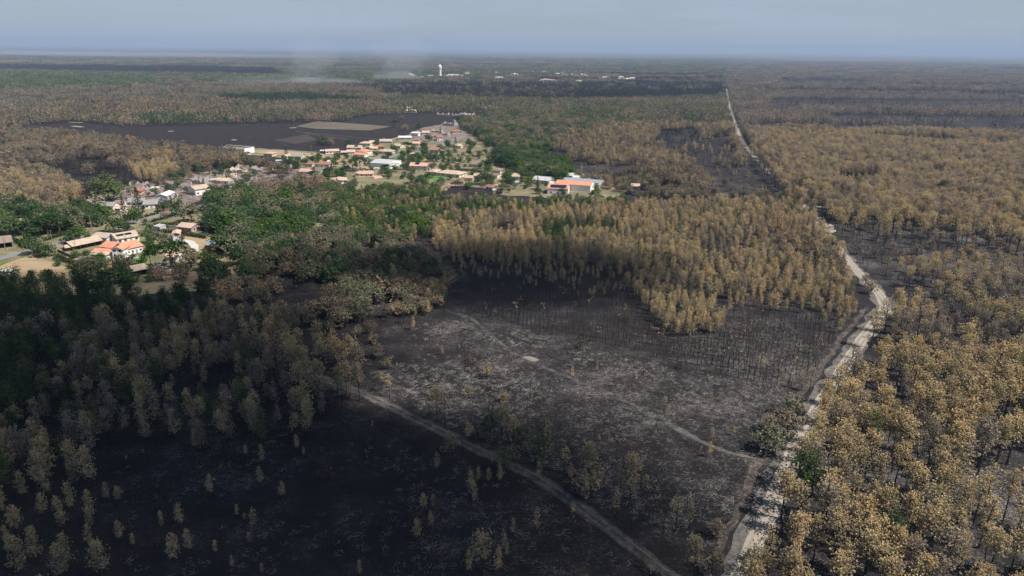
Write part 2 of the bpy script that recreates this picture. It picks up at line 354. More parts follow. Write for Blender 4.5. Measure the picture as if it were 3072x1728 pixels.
lane("faint_track", T4, 1.9, m_soil("faint_sand", (.012, .012, .012), (.05, .046, .043), (.14, .125, .11), .25), .014, .6)
lane("faint_track", smooth([V(1700, 1075), V(1800, 1130), V(1890, 1150), V(1970, 1172)]), 1.3, m_soil('dull_path', (.03, .028, .025), (.085, .077, .07), (.17, .155, .135), .35), .022, .5)
sheet("sand_patch", vl((1314, 898), (1322, 896), (1334, 897), (1350, 902), (1358, 907), (1348, 911), (1336, 909), (1322, 903)), m_soil('dull_patch', (.12, .105, .09), (.19, .17, .145), (.26, .23, .20), .35), .018, 1.0, seg=1.2)
sheet("sand_patch", vl((2063, 556), (2080, 558), (2096, 568), (2105, 582), (2090, 586), (2076, 572)), SAND, .018, 1.6, seg=2)
lane("forest_track", [K(11, 1190, 1140), K(11, 1600, 1165), K(11, 2250, 1215), K(11, 2700, 1250)], 3.2, SAND, .014, .3)
for a in ([K(11, 640, 440), K(11, 1500, 445), K(11, 2700, 450)], [K(11, 700, 470), K(11, 2300, 455)]):
    lane("forest_track", a, 5, SANDD, .014, .5, step=20)
lane("faint_track", [K(11, 230, 970), K(11, 640, 990), K(11, 900, 1040)], 3, SANDD, .014, .5)
ROAD = [K(1, -300, 1400), K(1, 0, 1315), K(1, 590, 1175), K(1, 1100, 1040), K(2, 760, 1080), K(2, 1040, 985), K(2, 1300, 880), K(2, 1900, 735), K(2, 2150, 670), K(2, 2700, 560), K(4, 1400, 640), K(4, 2200, 650), K(5, 700, 780), K(5, 1280, 660), K(5, 1600, 570), K(5, 1900, 500), K(5, 2300, 440), K(8, 1270, 735), K(8, 1600, 640)]
lane("village_road", smooth(ROAD, 2), 6.5, ASPHALT, .022, .05)
lane("side_road", [K(5, 2420, 470), K(5, 1900, 490), K(5, 1300, 600)], 7, ASPHALT, .026, .1)
lane("farm_track", smooth([K(4, 1100, 225), K(4, 1280, 196), K(4, 1560, 182), K(4, 2000, 215), K(5, 0, 478), K(5, 700, 548), K(5, 1300, 610)]), 2.6, SAND, .020, .2)
for a in ([K(5, 0, 95), K(5, 700, 165), K(5, 1450, 240)], [V(745, 330), V(800, 340), V(880, 352)], [V(0, 311), V(100, 318), V(175, 328)]):
    lane("field_track", a, 3.5, SANDD, .018, .3, step=8)
lane("driveway", smooth([K(3, 1700, 195), K(3, 1850, 225), K(3, 1910, 290), K(3, 1900, 370)]), 4.2, CONC, .020, .3)
lane("driveway", smooth([K(3, 1300, 600), K(3, 1420, 590), K(3, 1560, 640)]), 1.6, CONC, .020, .1)
for i, (x0, x1, y, dy) in enumerate([(455, 570, 656, -3), (1300, 1340, 756, 0), (2240, 2290, 731, -2), (530, 640, 686, 3), (560, 640, 716, 8), (1790, 1830, 823, 0)]):
    a = K(9, 0, 0)
    c = lambda x, y: G(x / 2.576, 100 + y / 2.576)
    lane("pale_strip", [c(x0, y), c(x1, y + dy)], 7, SAND, .02, .8, keep=False)

# ------------------------------------------------------------------ tree prototypes
def tufts(centres, radii, blades=8, up=.45, w=.42, seed=0, centre=(0, 0, 0)):
    """many small leaf blades; each tuft is a spray of quads"""
    r = np.random.default_rng(seed); C = np.repeat(np.asarray(centres, float), blades, 0); Rd = np.repeat(np.asarray(radii, float), blades)
    n = len(C); d = r.normal(size=(n, 3)); d /= np.linalg.norm(d, axis=1)[:, None]
    o = C - np.asarray(centre); o /= (np.linalg.norm(o, axis=1)[:, None] + 1e-6)
    d = d + o * .6 + np.array([0, 0, up]); d /= np.linalg.norm(d, axis=1)[:, None]
    n0 = o * 1.0 + np.array([.25, -.1, .75]) + r.normal(size=(n, 3)) * .45; s = np.cross(d, n0); s /= np.linalg.norm(s, axis=1)[:, None]
    L = Rd * r.uniform(.6, 1.25, n); W = Rd * w * r.uniform(.6, 1.2, n)
    b = C - d * (L * .35)[:, None]; m = C + d * (L * .35)[:, None]; t = C + d * L[:, None]
    v = np.stack([b, m + s * W[:, None], t, m - s * W[:, None]], 1).reshape(-1, 3)
    f = [(4 * i, 4 * i + 1, 4 * i + 2, 4 * i + 3) for i in range(n)]
    return v, f
def crown_mesh(name, centres, radii, m, **k):
    v, f = tufts(centres, radii, **k); me = bpy.data.meshes.new(name); me.from_pydata(v.tolist(), [], f); me.materials.append(m); me.update(); return me
def env_points(r, n, z0, z1, prof, lump=.25, inner=.35):
    """points through a crown with a lumpy outline"""
    ph = r.uniform(0, 6.28, 6); out = []
    while len(out) < n:
        z = r.uniform(0, 1); a = r.uniform(0, 6.283)
        rad = prof(z) * (1 + lump * math.sin(2 * a + ph[0] + 3 * z) + lump * .8 * math.sin(5 * a + ph[1] - 7 * z) + lump * .5 * math.sin(11 * z + ph[2]))
        if r.uniform(0, 1) > (prof(z) / 1.0 + .15): continue
        q = rad * math.sqrt(r.uniform(inner, 1))
        out.append((q * math.cos(a), q * math.sin(a), z0 + z * (z1 - z0)))
    return np.array(out)
PROTO = {}   # key -> list of dict(crown mesh, trunk mesh, h)
def trunk(name, r, h, rad, m, limbs=None, bend=.25, n=6):
    b = MB(); k = 5; dx, dy = r.uniform(-bend, bend, 2)
    pts = [(dx * (i / k) ** 2 * h * .12, dy * (i / k) ** 2 * h * .12, h * i / k - (.15 if i == 0 else 0)) for i in range(k + 1)]
    b.tube(pts, [rad * (1.25 if i == 0 else 1) * (1 - .75 * i / k) for i in range(k + 1)], n)
    for (z, L, el) in (limbs or []):
        a = r.uniform(0, 6.283); x = dx * (z / h) ** 2 * h * .12; y = dy * (z / h) ** 2 * h * .12
        p1 = (x + L * .5 * math.cos(a) * math.cos(el), y + L * .5 * math.sin(a) * math.cos(el), z + L * .45 * math.sin(el)); p2 = (x + L * math.cos(a) * math.cos(el), y + L * math.sin(a) * math.cos(el), z + L * math.sin(el) * 1.15)
        b.tube([(x, y, z), p1, p2], [rad * .42, rad * .25, rad * .06], 4)
    return b.mesh(name, [m])
def reg(key, h, crown, trk): PROTO.setdefault(key, []).append(dict(h=h, crown=crown, trunk=trk))
def pine_pts(r, h, mature=True):
    """whorled branches, each ending in clumps of needles"""
    P = []; Rr = []
    z0 = r.uniform(.42, .58) if mature else r.uniform(.2, .34); nb = int(r.integers(14, 19)) if mature else int(r.integers(19, 24)); W = h * (r.uniform(.165, .215) if mature else r.uniform(.15, .195))
    for i in range(nb):
        u = (i + r.uniform(0, .8)) / nb; z = h * (z0 + (1.0 - z0) * u * .97)
        prof = (min(1, .55 + u * 1.6) * (1 - u) ** .42 + .08) if mature else (min(1, .45 + u * 2.2) * (1 - u) ** .62 + .06)
        a = i * 2.4 + r.uniform(-.7, .7); L = W * prof * r.uniform(.65, 1.3)
        m = 3 if L > W * .5 else 2
        for j in range(m):
            q = L * (j + .8) / m; aa = a + r.uniform(-.25, .25)
            P.append((q * math.cos(aa), q * math.sin(aa), z + q * .28 + r.uniform(-.3, .3))); Rr.append(h * .058 * r.uniform(.7, 1.35))
    P.append((0, 0, h * .98)); Rr.append(h * .05)
    return np.array(P), np.array(Rr)
def make_pine(key, m, bark, mature, nv, h, blades, w=.40, keep=1.0, seed=0):
    for i in range(nv):
        r = np.random.default_rng(seed * 100 + i); P, Rr = pine_pts(r, h, mature)
        if keep < 1: s = r.uniform(size=len(P)) < keep; P = P[s]; Rr = Rr[s]
        # every clump becomes a handful of smaller sprays
        k = 8; C = np.repeat(P, k, 0) + r.normal(size=(len(P) * k, 3)) * np.repeat(Rr, k)[:, None] * .66; Rc = np.repeat(Rr, k) * .42
        cm = crown_mesh("crown", C, Rc, m, blades=blades, up=.8, w=w * .82, seed=i, centre=(0, 0, h * .6))
        tm = trunk("trunk", r, h * .96, .017 * h if mature else .014 * h, bark, [(h * r.uniform(.45, .85), h * .12, .5) for _ in range(5)], n=5)
        reg(key, h, cm, tm)
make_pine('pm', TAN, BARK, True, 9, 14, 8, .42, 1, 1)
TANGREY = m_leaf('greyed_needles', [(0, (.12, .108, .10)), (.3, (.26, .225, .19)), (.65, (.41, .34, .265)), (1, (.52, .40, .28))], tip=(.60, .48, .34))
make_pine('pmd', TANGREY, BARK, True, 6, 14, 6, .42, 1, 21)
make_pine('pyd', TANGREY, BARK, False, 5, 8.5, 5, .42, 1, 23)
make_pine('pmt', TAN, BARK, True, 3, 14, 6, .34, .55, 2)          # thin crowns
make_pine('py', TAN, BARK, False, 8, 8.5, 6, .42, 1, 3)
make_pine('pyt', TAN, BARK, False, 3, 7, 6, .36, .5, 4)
make_pine('pmh', TANG, BARK, True, 3, 14, 8, .42, 1, 5)
make_pine('pyh', TANG, BARK, False, 3, 8.5, 4, .42, 1, 6)
make_pine('pmg', GPINE, BARKG, True, 4, 14, 8, .45, 1, 7)
make_pine('pyg', GPINE, BARKG, False, 3, 8.5, 4, .45, 1, 8)
def make_broad(key, m, bark, nv, h, wd, nt, rad, blades, zb=.22, seed=0, w=.5, flat=1.0):
    for i in range(nv):
        r = np.random.default_rng(seed * 77 + i)
        lob = [np.array([wd * .5 * math.cos(a) * r.uniform(.25, .75), wd * .5 * math.sin(a) * r.uniform(.25, .75), h * r.uniform(zb + .18, .80)]) for a in np.linspace(0, 6.28, 8)[:-1]] + [np.array([0, 0, h * .8]), np.array([wd * .1, 0, h * .55])]
        P = []
        for l in lob:
            q = r.normal(size=(nt // 9, 3)); q /= np.linalg.norm(q, axis=1)[:, None]; rr = wd * r.uniform(.17, .27)
            P.append(l + q * np.array([rr, rr, rr * .8 * flat]) * r.uniform(.7, 1, (len(q), 1)))
        P = np.concatenate(P); P = P[P[:, 2] > h * zb]
        cm = crown_mesh("crown", np.repeat(P, 2, 0) + r.normal(size=(len(P) * 2, 3)) * rad * .4, np.full(len(P) * 2, rad * .72) * r.uniform(.7, 1.3, len(P) * 2), m, blades=blades, up=.15, w=w, seed=i, centre=(0, 0, h * .5))
        tm = trunk("trunk", r, h * .7, .03 * h, bark, [(h * r.uniform(.2, .5), h * .4, r.uniform(.5, 1.0)) for _ in range(6)], n=6)
        reg(key, h, cm, tm)
make_broad('bl', LEAF, BARKG, 4, 11, 12.5, 360, .75, 5, zb=.06, seed=1)
make_broad('bly', YGREEN, BARKG, 3, 9, 10, 300, .66, 5, zb=.06, seed=2)
make_broad('blo', OLIVELEAF, BARKG, 4, 9, 10.5, 270, .62, 4, zb=.08, seed=3)
make_broad('blb', BROWNLEAF, BARK, 5, 9, 9.5, 220, .58, 4, zb=.12, seed=4)
make_broad('blgrey', GREYLEAF, BARKG, 2, 7, 7, 160, .45, 4, seed=5)
make_broad('bare', CHARTWIG, BARK, 4, 9, 7.5, 110, .55, 4, seed=6, w=.14)
make_broad('shrub', m_leaf('scorched_scrub', [(0, (.05, .042, .036)), (1, (.15, .11, .075))]), BARK, 3, 2.4, 3.0, 36, .36, 3, zb=.05, seed=7, w=.3)
make_broad('shrubg', LEAF, BARKG, 3, 2.4, 2.8, 70, .38, 4, zb=.05, seed=8)
for i in range(3):     # umbrella pine
    r = np.random.default_rng(900 + i); h = 11; P = []
    for l in range(11):
        a = r.uniform(0, 6.28); q = 4.6 * math.sqrt(r.uniform(0, 1)); c = np.array([q * math.cos(a), q * math.sin(a), h * .86 - q * q * .075])
        n = r.normal(size=(26, 3)); n /= np.linalg.norm(n, axis=1)[:, None]; P.append(c + n * np.array([1.7, 1.7, .8]))
    P = np.concatenate(P)
    reg('umb', h, crown_mesh("crown", P, np.full(len(P), .55), m_leaf("umbrella_needles", [(0, (.03, .075, .02)), (1, (.055, .115, .028))]), blades=5, up=.4, w=.45, seed=i, centre=(0, 0, h * .7)),
        trunk("trunk", r, h * .78, .3, BARKG, [(h * .5, 4.3, .75) for _ in range(7)], n=7))
for i in range(2):     # dark conifer
    r = np.random.default_rng(950 + i); h = 14; P = []; Rr = []
    for l in range(170):
        u = (l + .5) / 170; a = l * 2.4; q = h * .2 * (1 - u) ** .85 * r.uniform(.35, 1.05) + .1; P.append((q * math.cos(a), q * math.sin(a), h * (.06 + .93 * u))); Rr.append(.75 * (1 - u * .5))
    reg('con', h, crown_mesh("crown", P, Rr, DARKPINE, blades=5, up=-.1, w=.35, seed=i, centre=(0, 0, h * .3)), trunk("trunk", r, h * .9, .25, BARKG, n=6))
for i in range(5):     # burnt pole left standing
    r = np.random.default_rng(970 + i); h = 7.5
    reg('snag', h, None, trunk("trunk", r, h, .11, BARK, [(h * r.uniform(.35, .97), r.uniform(.5, 1.3), r.uniform(.1, .8)) for _ in range(7)], bend=.5, n=5))
for i in range(4):     # burnt pole with a few scraps of brown needles
    r = np.random.default_rng(980 + i); h = 7.5; n = 9
    P = np.stack([r.normal(size=n) * .45, r.normal(size=n) * .45, h * r.uniform(.55, 1.0, n)], 1)
    reg('snagt', h, crown_mesh("crown", P, np.full(n, .5), BROWNLEAF, blades=5, up=.5, w=.35, seed=i), trunk("trunk", r, h, .11, BARK, [(h * r.uniform(.35, .97), r.uniform(.5, 1.1), .6) for _ in range(6)], bend=.5, n=5))
# ash coloured twig heaps
for i in range(4):
    r = np.random.default_rng(990 + i); b = MB()
    a0 = r.uniform(0, 3.1)
    for _ in range(7):
        a = a0 + r.normal() * .5; L = r.uniform(.5, 2.2); x, y = r.normal(size=2) * .9
        L *= .55; x *= .6; y *= .6; b.tube([(x, y, .03), (x + L * math.cos(a), y + L * math.sin(a), r.uniform(.05, .25))], [.035, .02], 3)
    reg('twigs', 1, None, b.mesh("twigs", [TWIG]))
for i in range(2):
    b = MB(); b.tube([(-2.5, 0, .15), (0, .1, .17), (2.8 + i, .3, .12)], [.17, .15, .08], 6); b.tube([(.5, .1, .2), (1.3, .8, .7)], [.06, .02], 4); reg('logs', 1, None, b.mesh('fallen_log', [BARK]))
# far clumps: many crowns in one mesh, for woods that read as one mass
def clump(key, m, size, n, h, rad, nv, seed, low=0.45):
    for i in range(nv):
        r = np.random.default_rng(seed * 31 + i); P = []; Rr = []
        for _ in range(n):
            x, y = r.uniform(-size / 2, size / 2, 2) * 1.12; hh = h * r.uniform(.75, 1.1)
            for k in range(6):
                u = r.uniform(0, 1); q = rad * (1 - u * .7); a = r.uniform(0, 6.28)
                P.append((x + q * math.cos(a) * .7, y + q * math.sin(a) * .7, hh * (low + (1 - low) * u))); Rr.append(rad * .75)
        reg(key, h, crown_mesh("clump", P, Rr, m, blades=3, up=.5, w=.55, seed=i, centre=(0, 0, h * .2)), None)
TANF = m_leaf('far_scorched_needles', [(0, (.075, .07, .068)), (.3, (.20, .172, .148)), (.6, (.34, .28, .225)), (1, (.47, .36, .265))])
FARM = {'t': TANF, 'b': BROWNLEAF, 'g': LEAF, 'h': TANG, 'c': CHARTWIG, 'p': GPINE}
CSPEC = {'s': (11, 7, 12.5, 1.7, 5), 'm': (24, 16, 13, 2.3, 4), 'l': (64, 52, 14, 4.0, 3)}
for ck, m in FARM.items():
    for sk, (size, n, h, rad, nv) in CSPEC.items():
        if ck == 'c': clump('c_c' + sk, CHARTWIG, size, n, h * .8, rad * .75, nv, 5, .15)
        else: clump('c_' + ck + sk, m, size, n, h, rad, nv, 3 + ord(ck), .3)

# ------------------------------------------------------------------ houses (footprints block trees)
FOOT = []   # (cx, cy, hx, hy, ang)
NWIN = 0
def frame_of(A, B):
    A = Vector((*A, 0)); B = Vector((*B, 0)); d = B - A; L = d.length; ang = math.atan2(d.y, d.x)
    return A, L, ang
def wing(root, A, B, depth, h=2.8, roof='beige', wall='white', style='gable', axis='x', pitch=.36, win=3, solar=None, chim=False, door=True, over=.6, storeys=1, gablecol=None, openfront=False):
    A0, L, ang = frame_of(A, B)
    M = Matrix.Translation(A0) @ Matrix.Rotation(ang, 4, 'Z')
    Mi = root.matrix_basis.inverted() @ M
    T = lambda p: tuple(Mi @ Vector(p))
    FOOT.append((*(M @ Vector((L / 2, depth / 2, 0))).to_2d(), L / 2 + 1.6, depth / 2 + 1.6, ang))
    FOOT.append((*(M @ Vector((L / 2, -4.5, 0))).to_2d(), L / 2 + 1, 5.0, ang))
    span = depth if axis == 'x' else L; rise = span / 2 * pitch
    b = MB()
    if openfront:
        b.box(0, L, depth - .3, depth, -.2, h, 0, Mi); b.box(0, .3, 0, depth - .3, -.2, h, 0, Mi); b.box(L - .3, L, 0, depth - .3, -.2, h, 0, Mi)
        k = max(2, int(L / 4))
        for i in range(1, k): b.box(L * i / k - .1, L * i / k + .1, 0, .2, -.2, h, 0, Mi)
    else:
        if style == 'gable' and axis == 'x':
            vs = [(0, 0, -.2), (L, 0, -.2), (L, depth, -.2), (0, depth, -.2), (0, 0, h), (L, 0, h), (L, depth, h), (0, depth, h), (0, depth / 2, h + rise - .02), (L, depth / 2, h + rise - .02)]
            b.add([T(p) for p in vs], [(0, 1, 5, 4), (2, 3, 7, 6), (3, 0, 4, 8, 7), (1, 2, 6, 9, 5)])
        elif style == 'gable':
            vs = [(0, 0, -.2), (L, 0, -.2), (L, depth, -.2), (0, depth, -.2), (0, 0, h), (L, 0, h), (L, depth, h), (0, depth, h), (L / 2, 0, h + rise - .02), (L / 2, depth, h + rise - .02)]
            b.add([T(p) for p in vs], [(0, 1, 5, 8, 4), (2, 3, 7, 9, 6), (3, 0, 4, 7), (1, 2, 6, 5)])
        else: b.box(0, L, 0, depth, -.2, h, 0, Mi)
    link("wall", b.mesh("wall", [wallm(wall)]), root)
    o = over; e = o * pitch; th = .18
    rb = MB()
    if style == 'gable':
        if axis == 'x':
            sec = [(-o, h - e), (depth / 2, h + rise), (depth + o, h - e), (depth + o, h - e - th), (depth / 2, h + rise - th), (-o, h - e - th)]
            vs = [T((x, y, z + th)) for x in (-o, L + o) for (y, z) in sec]
        else:
            sec = [(-o, h - e), (L / 2, h + rise), (L + o, h - e), (L + o, h - e - th), (L / 2, h + rise - th), (-o, h - e - th)]
            vs = [T((x, y, z + th)) for y in (depth + o, -o) for (x, z) in sec]
        rb.add(vs, [(0, 6, 7, 1), (1, 7, 8, 2), (2, 8, 9, 3), (3, 9, 10, 4), (4, 10, 11, 5), (5, 11, 6, 0), (0, 1, 4, 5), (1, 2, 3, 4), (6, 11, 10, 7), (7, 10, 9, 8)])
    elif style == 'hip':
        s = min(L, depth) / 2; rise = s * pitch
        r0, r1 = ((s, depth / 2), (L - s, depth / 2)) if L >= depth else ((L / 2, s), (L / 2, depth - s))
        vs = [(-o, -o, h), (L + o, -o, h), (L + o, depth + o, h), (-o, depth + o, h), (-o, -o, h + th), (L + o, -o, h + th), (L + o, depth + o, h + th), (-o, depth + o, h + th), (*r0, h + th + rise), (*r1, h + th + rise)]
        fs = [(0, 3, 2, 1), (0, 1, 5, 4), (1, 2, 6, 5), (2, 3, 7, 6), (3, 0, 4, 7)]
        fs += [(4, 5, 9, 8), (5, 6, 9), (6, 7, 8, 9), (7, 4, 8)] if L >= depth else [(4, 5, 8), (5, 6, 9, 8), (6, 7, 9), (7, 4, 8, 9)]
        rb.add([T(p) for p in vs], fs)
    else:                       # flat / mono pitch
        vs = [(-o, -o, h), (L + o, -o, h), (L + o, depth + o, h + depth * .08), (-o, depth + o, h + depth * .08)]
        vs += [(x, y, z + .2) for x, y, z in vs]
        rb.add([T(p) for p in vs], [(0, 3, 2, 1), (4, 5, 6, 7), (0, 1, 5, 4), (1, 2, 6, 5), (2, 3, 7, 6), (3, 0, 4, 7)])
    ro = link("roof", rb.mesh("roof", [roofm(roof)]), root)
    if chim:
        c = MB(); c.box(L * .3, L * .3 + .7, depth * .55, depth * .55 + .7, h, h + rise + 1.0, 0, Mi); c.box(L * .3 - .1, L * .3 + .8, depth * .55 - .1, depth * .55 + .8, h + rise + 1.0, h + rise + 1.12, 0, Mi)
        link("chimney", c.mesh("chimney", [wallm('cream')]), ro)
    if solar and style == 'gable' and axis == 'x':
        for (u0, u1, v0, v1) in solar:
            s_ = MB(); pt = lambda u, v, k: T((L * u, depth / 2 * v - o * (1 - v), h - e + th + (rise + e) * v + k))
            vs = [pt(u, v, k) for k in (.04, .12) for v in (v0, v1) for u in (u0, u1)]
            s_.add(vs, [(0, 2, 3, 1), (4, 5, 7, 6), (0, 1, 5, 4), (2, 6, 7, 3), (0, 4, 6, 2), (1, 3, 7, 5)])
            link("solar_panel", s_.mesh("solar_panel", [SOLAR]), ro)
    if not openfront and win:
        for st in range(storeys):
            z0 = 1.0 + st * 2.7
            for i in range(win):
                x = L * (i + .5) / win
                if door and st == 0 and i == win // 2:
                    d = MB(); d.box(x - .6, x + .6, -.05, .02, 0, 2.15, 0, Mi); link("door", d.mesh("door", [DOORM]), root); continue
                wv = min(1.7, L / win * .5)
                fr = MB(); x0, x1 = x - wv / 2, x + wv / 2
                for q in ((x0 - .1, x0, z0 - .1, z0 + 1.3), (x1, x1 + .1, z0 - .1, z0 + 1.3), (x0, x1, z0 - .1, z0), (x0, x1, z0 + 1.2, z0 + 1.3)): fr.box(q[0], q[1], -.07, .02, q[2], q[3], 0, Mi)
                wo = link("window", fr.mesh("window", [WHITEM]), root)
                g = MB(); g.box(x0, x1, -.03, .01, z0, z0 + 1.2, 0, Mi); link("pane", g.mesh("pane", [GLASS]), wo)
            if depth > 6:      # right hand side
                for yy in (depth * .3, depth * .7):
                    g = MB(); g.box(L - .02, L + .04, yy - .5, yy + .5, z0, z0 + 1.1, 0, Mi); link("window", g.mesh("window", [GLASS]), root)
    return M, L
HG = "houses of the village"
def house(label, *wings, name='house', cat='house', group=HG):
    A = wings[0][0]; root = empty(name, (*A, 0)); tag(root, label, cat, group)
    root.matrix_basis = Matrix.Translation((*A, 0))
    for a in wings: wing(root, a[0], a[1], a[2], **(a[3] if len(a) > 3 else {}))
    return root
def k2(k, ax, ay, bx, by): return (K(k, ax, ay), K(k, bx, by))
W = lambda k, ax, ay, bx, by, d, **kw: (K(k, ax, ay), K(k, bx, by), d, kw)
D_ = dict
house('long white villa with pale pink roofs behind the twin umbrella pines', W(1, 245, 752, 490, 750, 9, roof='pink', h=3), W(1, 500, 752, 720, 742, 10, roof='pink', h=3.4, win=2), W(1, 655, 712, 940, 705, 9, roof='pink', h=4.6, win=3, chim=True), W(1, 140, 745, 238, 745, 8, roof='beige', wall='dark', h=2.6, openfront=True))
house('small orange roofed annex poking out behind the umbrella pines', W(1, 1235, 655, 1345, 660, 7, roof='salmon', wall='cream', win=1, door=False))
house('beige house with brown tile roof under the huge round oak', W(1, 1490, 352, 1690, 356, 16, roof='brown', wall='cream', axis='y', win=2), W(1, 1690, 330, 1945, 300, 11, roof='brown', wall='cream', h=2.9, chim=True))
house('little white house with one dark solar roof panel', W(1, 1440, 462, 1640, 462, 8, roof='brown', win=2, solar=[(.2, .8, .2, .95)], pitch=.3))
house('white house with weathered grey roof behind the pair of dark conifers', W(2, 640, 668, 860, 672, 9, roof='grey', win=2), W(2, 530, 640, 636, 650, 8, roof='grey', wall='blue', win=1), W(2, 880, 630, 1050, 628, 9, roof='brown', win=2))
house('two storey peach fronted house with balcony beside the dark conifers', W(2, 905, 775, 1000, 780, 7, roof='peach', wall='cream', h=5, storeys=2, win=2))
house('low grey roofed house between the two dark conifers', W(2, 1100, 600, 1400, 600, 10, roof='grey', win=3))
house('white house with arched front and long grey roof', W(2, 1440, 655, 1690, 640, 12, roof='grey', h=3.2, win=3))
house('white gable ended barn standing before the ruined plots', W(2, 1650, 500, 1845, 500, 15, roof='white', wall='blue', axis='y', win=1, h=3.4))
house('small salmon house with white garage door and rusty red roof', W(2, 1185, 402, 1370, 396, 10, roof='red', wall='pink', axis='y', win=2))
house('roofed white veranda left among pink rubble', W(2, 1535, 350, 1650, 352, 6, roof='white', wall='pink', openfront=True, style='flat'))
house('two storey house, charred wooden upper floor over white base', W(4, 172, 1025, 430, 985, 11, roof='beige', wall='white', h=4.8, storeys=2, win=3, gablecol='dark'))
house('peach roofed house beside the blackened trees', W(4, 545, 805, 770, 815, 9, roof='peach', win=2), W(4, 420, 800, 540, 800, 6, roof='lgrey', win=1, style='flat'))
house('small white shed beside the burnt out barn', W(4, 1085, 275, 1175, 272, 7, roof='white', axis='y', win=1, door=False))
house('first house of the row below the pale farm track, salmon roof', W(4, 1420, 298, 1575, 305, 9, roof='salmon', wall='cream', style='hip', win=2))
house('cream gabled house in the row below the pale farm track', W(4, 1740, 345, 1850, 350, 12, roof='peach', wall='cream', axis='y', win=2), W(4, 1855, 345, 1900, 345, 10, roof='beige', wall='cream', win=1))
house('grey roofed house at the middle of the row below farm track', W(4, 1915, 352, 2110, 356, 11, roof='grey', wall='cream', win=3))
house('last little white house of the row below the pale farm track', W(4, 2195, 352, 2290, 355, 9, roof='beige', axis='y', win=1))
house('lone white shed with black doorway in the burnt meadow', W(4, 1655, 437, 1768, 432, 5, roof='lgrey', style='flat', win=1, h=2.6), name='shed', cat='shed')
house('dusky red roofed house beside the curved pale garden wall', W(5, 270, 745, 535, 752, 11, roof='red', style='hip', win=3), W(5, 125, 735, 225, 740, 7, roof='red', wall='cream', win=1))
house('white house with dull red roof behind the grey round pine', W(5, -10, 880, 160, 885, 10, roof='salmon', win=2))
house('long white bungalow with pinkish roof at the burnt meadow edge', W(5, 475, 502, 720, 492, 9, roof='pink', win=4), W(5, 375, 495, 440, 495, 5, roof='white', wall='grey', style='flat', openfront=True))
house('white bungalow with pale roof and dark open porch', W(5, 865, 515, 1010, 512, 10, roof='pink', win=3), W(5, 760, 518, 860, 516, 7, roof='pink', wall='dark', openfront=True, h=2.6))
house('white house with bright orange roof on the road corner', W(5, 990, 556, 1185, 568, 8, roof='orange', wall='white', win=2), W(5, 1190, 545, 1335, 520, 11, roof='orange', h=4.6, storeys=1, win=4, style='hip'))
house('cream bungalow with beige hip roof at the bend of the side road', W(5, 1445, 502, 1690, 510, 11, roof='beige', wall='cream', style='hip', win=3))
house('wide cream bungalow behind the orange roofed corner house', W(5, 1185, 450, 1430, 446, 11, roof='peach', wall='cream', style='hip', win=3))
house('small house with dark red roof among the cream bungalows', W(5, 1410, 418, 1545, 412, 8, roof='red', wall='wood', win=1))
house('cream bungalow with solar panel and beige roof', W(5, 865, 430, 1125, 432, 11, roof='beige', wall='cream', win=3, solar=[(.5, .75, .3, .9)]))
house('white hip roofed bungalow at the back by the burnt field', W(5, 1095, 352, 1295, 355, 10, roof='pink', style='hip', win=3), W(5, 1300, 330, 1380, 325, 8, roof='peach', wall='cream', win=1))
house('pale grey walled house with beige roof nearest the burnt field', W(5, 1470, 312, 1690, 312, 11, roof='beige', wall='grey', win=3, chim=True))
house('cream house half hidden by the spreading umbrella pine', W(5, 1720, 392, 1845, 402, 11, roof='beige', wall='cream', win=2))
house('grey white barn at the edge of the black field', W(5, 1815, 252, 2050, 250, 9, roof='white', wall='grey', win=2, h=3.4))
house('cream house behind the second umbrella pine', W(5, 2080, 350, 2190, 352, 9, roof='peach', wall='cream', win=2))
house('large pale grey metal warehouse beside the road bend', W(5, 1290, 752, 1640, 775, 26, roof='lgrey', wall='white', h=4.6, pitch=.14, win=0, over=.2), W(5, 1650, 775, 1830, 762, 20, roof='white', wall='white', h=4.4, axis='y', pitch=.2, win=1, over=.2), name='warehouse', cat='warehouse')
house('two storey cream house with orange roof and black solar panels', W(5, 2020, 815, 2350, 825, 12, roof='salmon', wall='cream', h=5, storeys=2, win=3, solar=[(.25, .5, .4, .95)]))
house('salmon roofed house with pink end wall beside the tiled terrace', W(5, 1015, 932, 1085, 932, 10, roof='pink', wall='pink', win=0, axis='y', h=3.2), W(5, 1090, 925, 1345, 922, 10, roof='salmon', wall='cream', win=3, chim=True))
house('lone white house with pale pink hip roof by two round pines', W(5, 610, 1055, 868, 1045, 12, roof='pink', style='hip', win=3))
house('tiny garden house with orange hip roof behind the clipped hedge', W(5, 2025, 550, 2140, 552, 6, roof='salmon', wall='wood', style='hip', win=1))
house('grey two storey house with red roof beside the dark oaks', W(6, 552, 205, 690, 208, 12, roof='red', wall='grey', h=5, storeys=2, win=2), W(6, 700, 190, 800, 180, 10, roof='salmon', wall='cream', axis='y', h=4.4, win=1))
house('modern villa with broad pinkish roof, terrace and green lawn', W(6, 512, 582, 660, 592, 13, roof='pink', wall='dark', style='hip', win=2, pitch=.28, h=3), W(6, 672, 598, 1090, 640, 14, roof='pink', wall='cream', style='hip', win=5, pitch=.3, h=3))
house('grey brown roofed bungalow against the green oaks', W(6, 1265, 432, 1490, 450, 10, roof='brown', wall='cream', style='hip', win=3))
house('tall hip roofed house with brown roof behind the bushy chestnut', W(6, 1690, 585, 1840, 600, 10, roof='brown', wall='cream', style='hip', h=4.6, storeys=1, win=2), W(6, 1700, 640, 1790, 648, 6, roof='brown', wall='cream', win=1))
house('beige roofed house beside the pale blue garden pool', W(6, 2050, 665, 2200, 668, 11, roof='beige', win=2))
house('small orange roofed outbuilding near the chestnut tree', W(6, 1200, 692, 1335, 695, 8, roof='salmon', wall='cream', win=1))
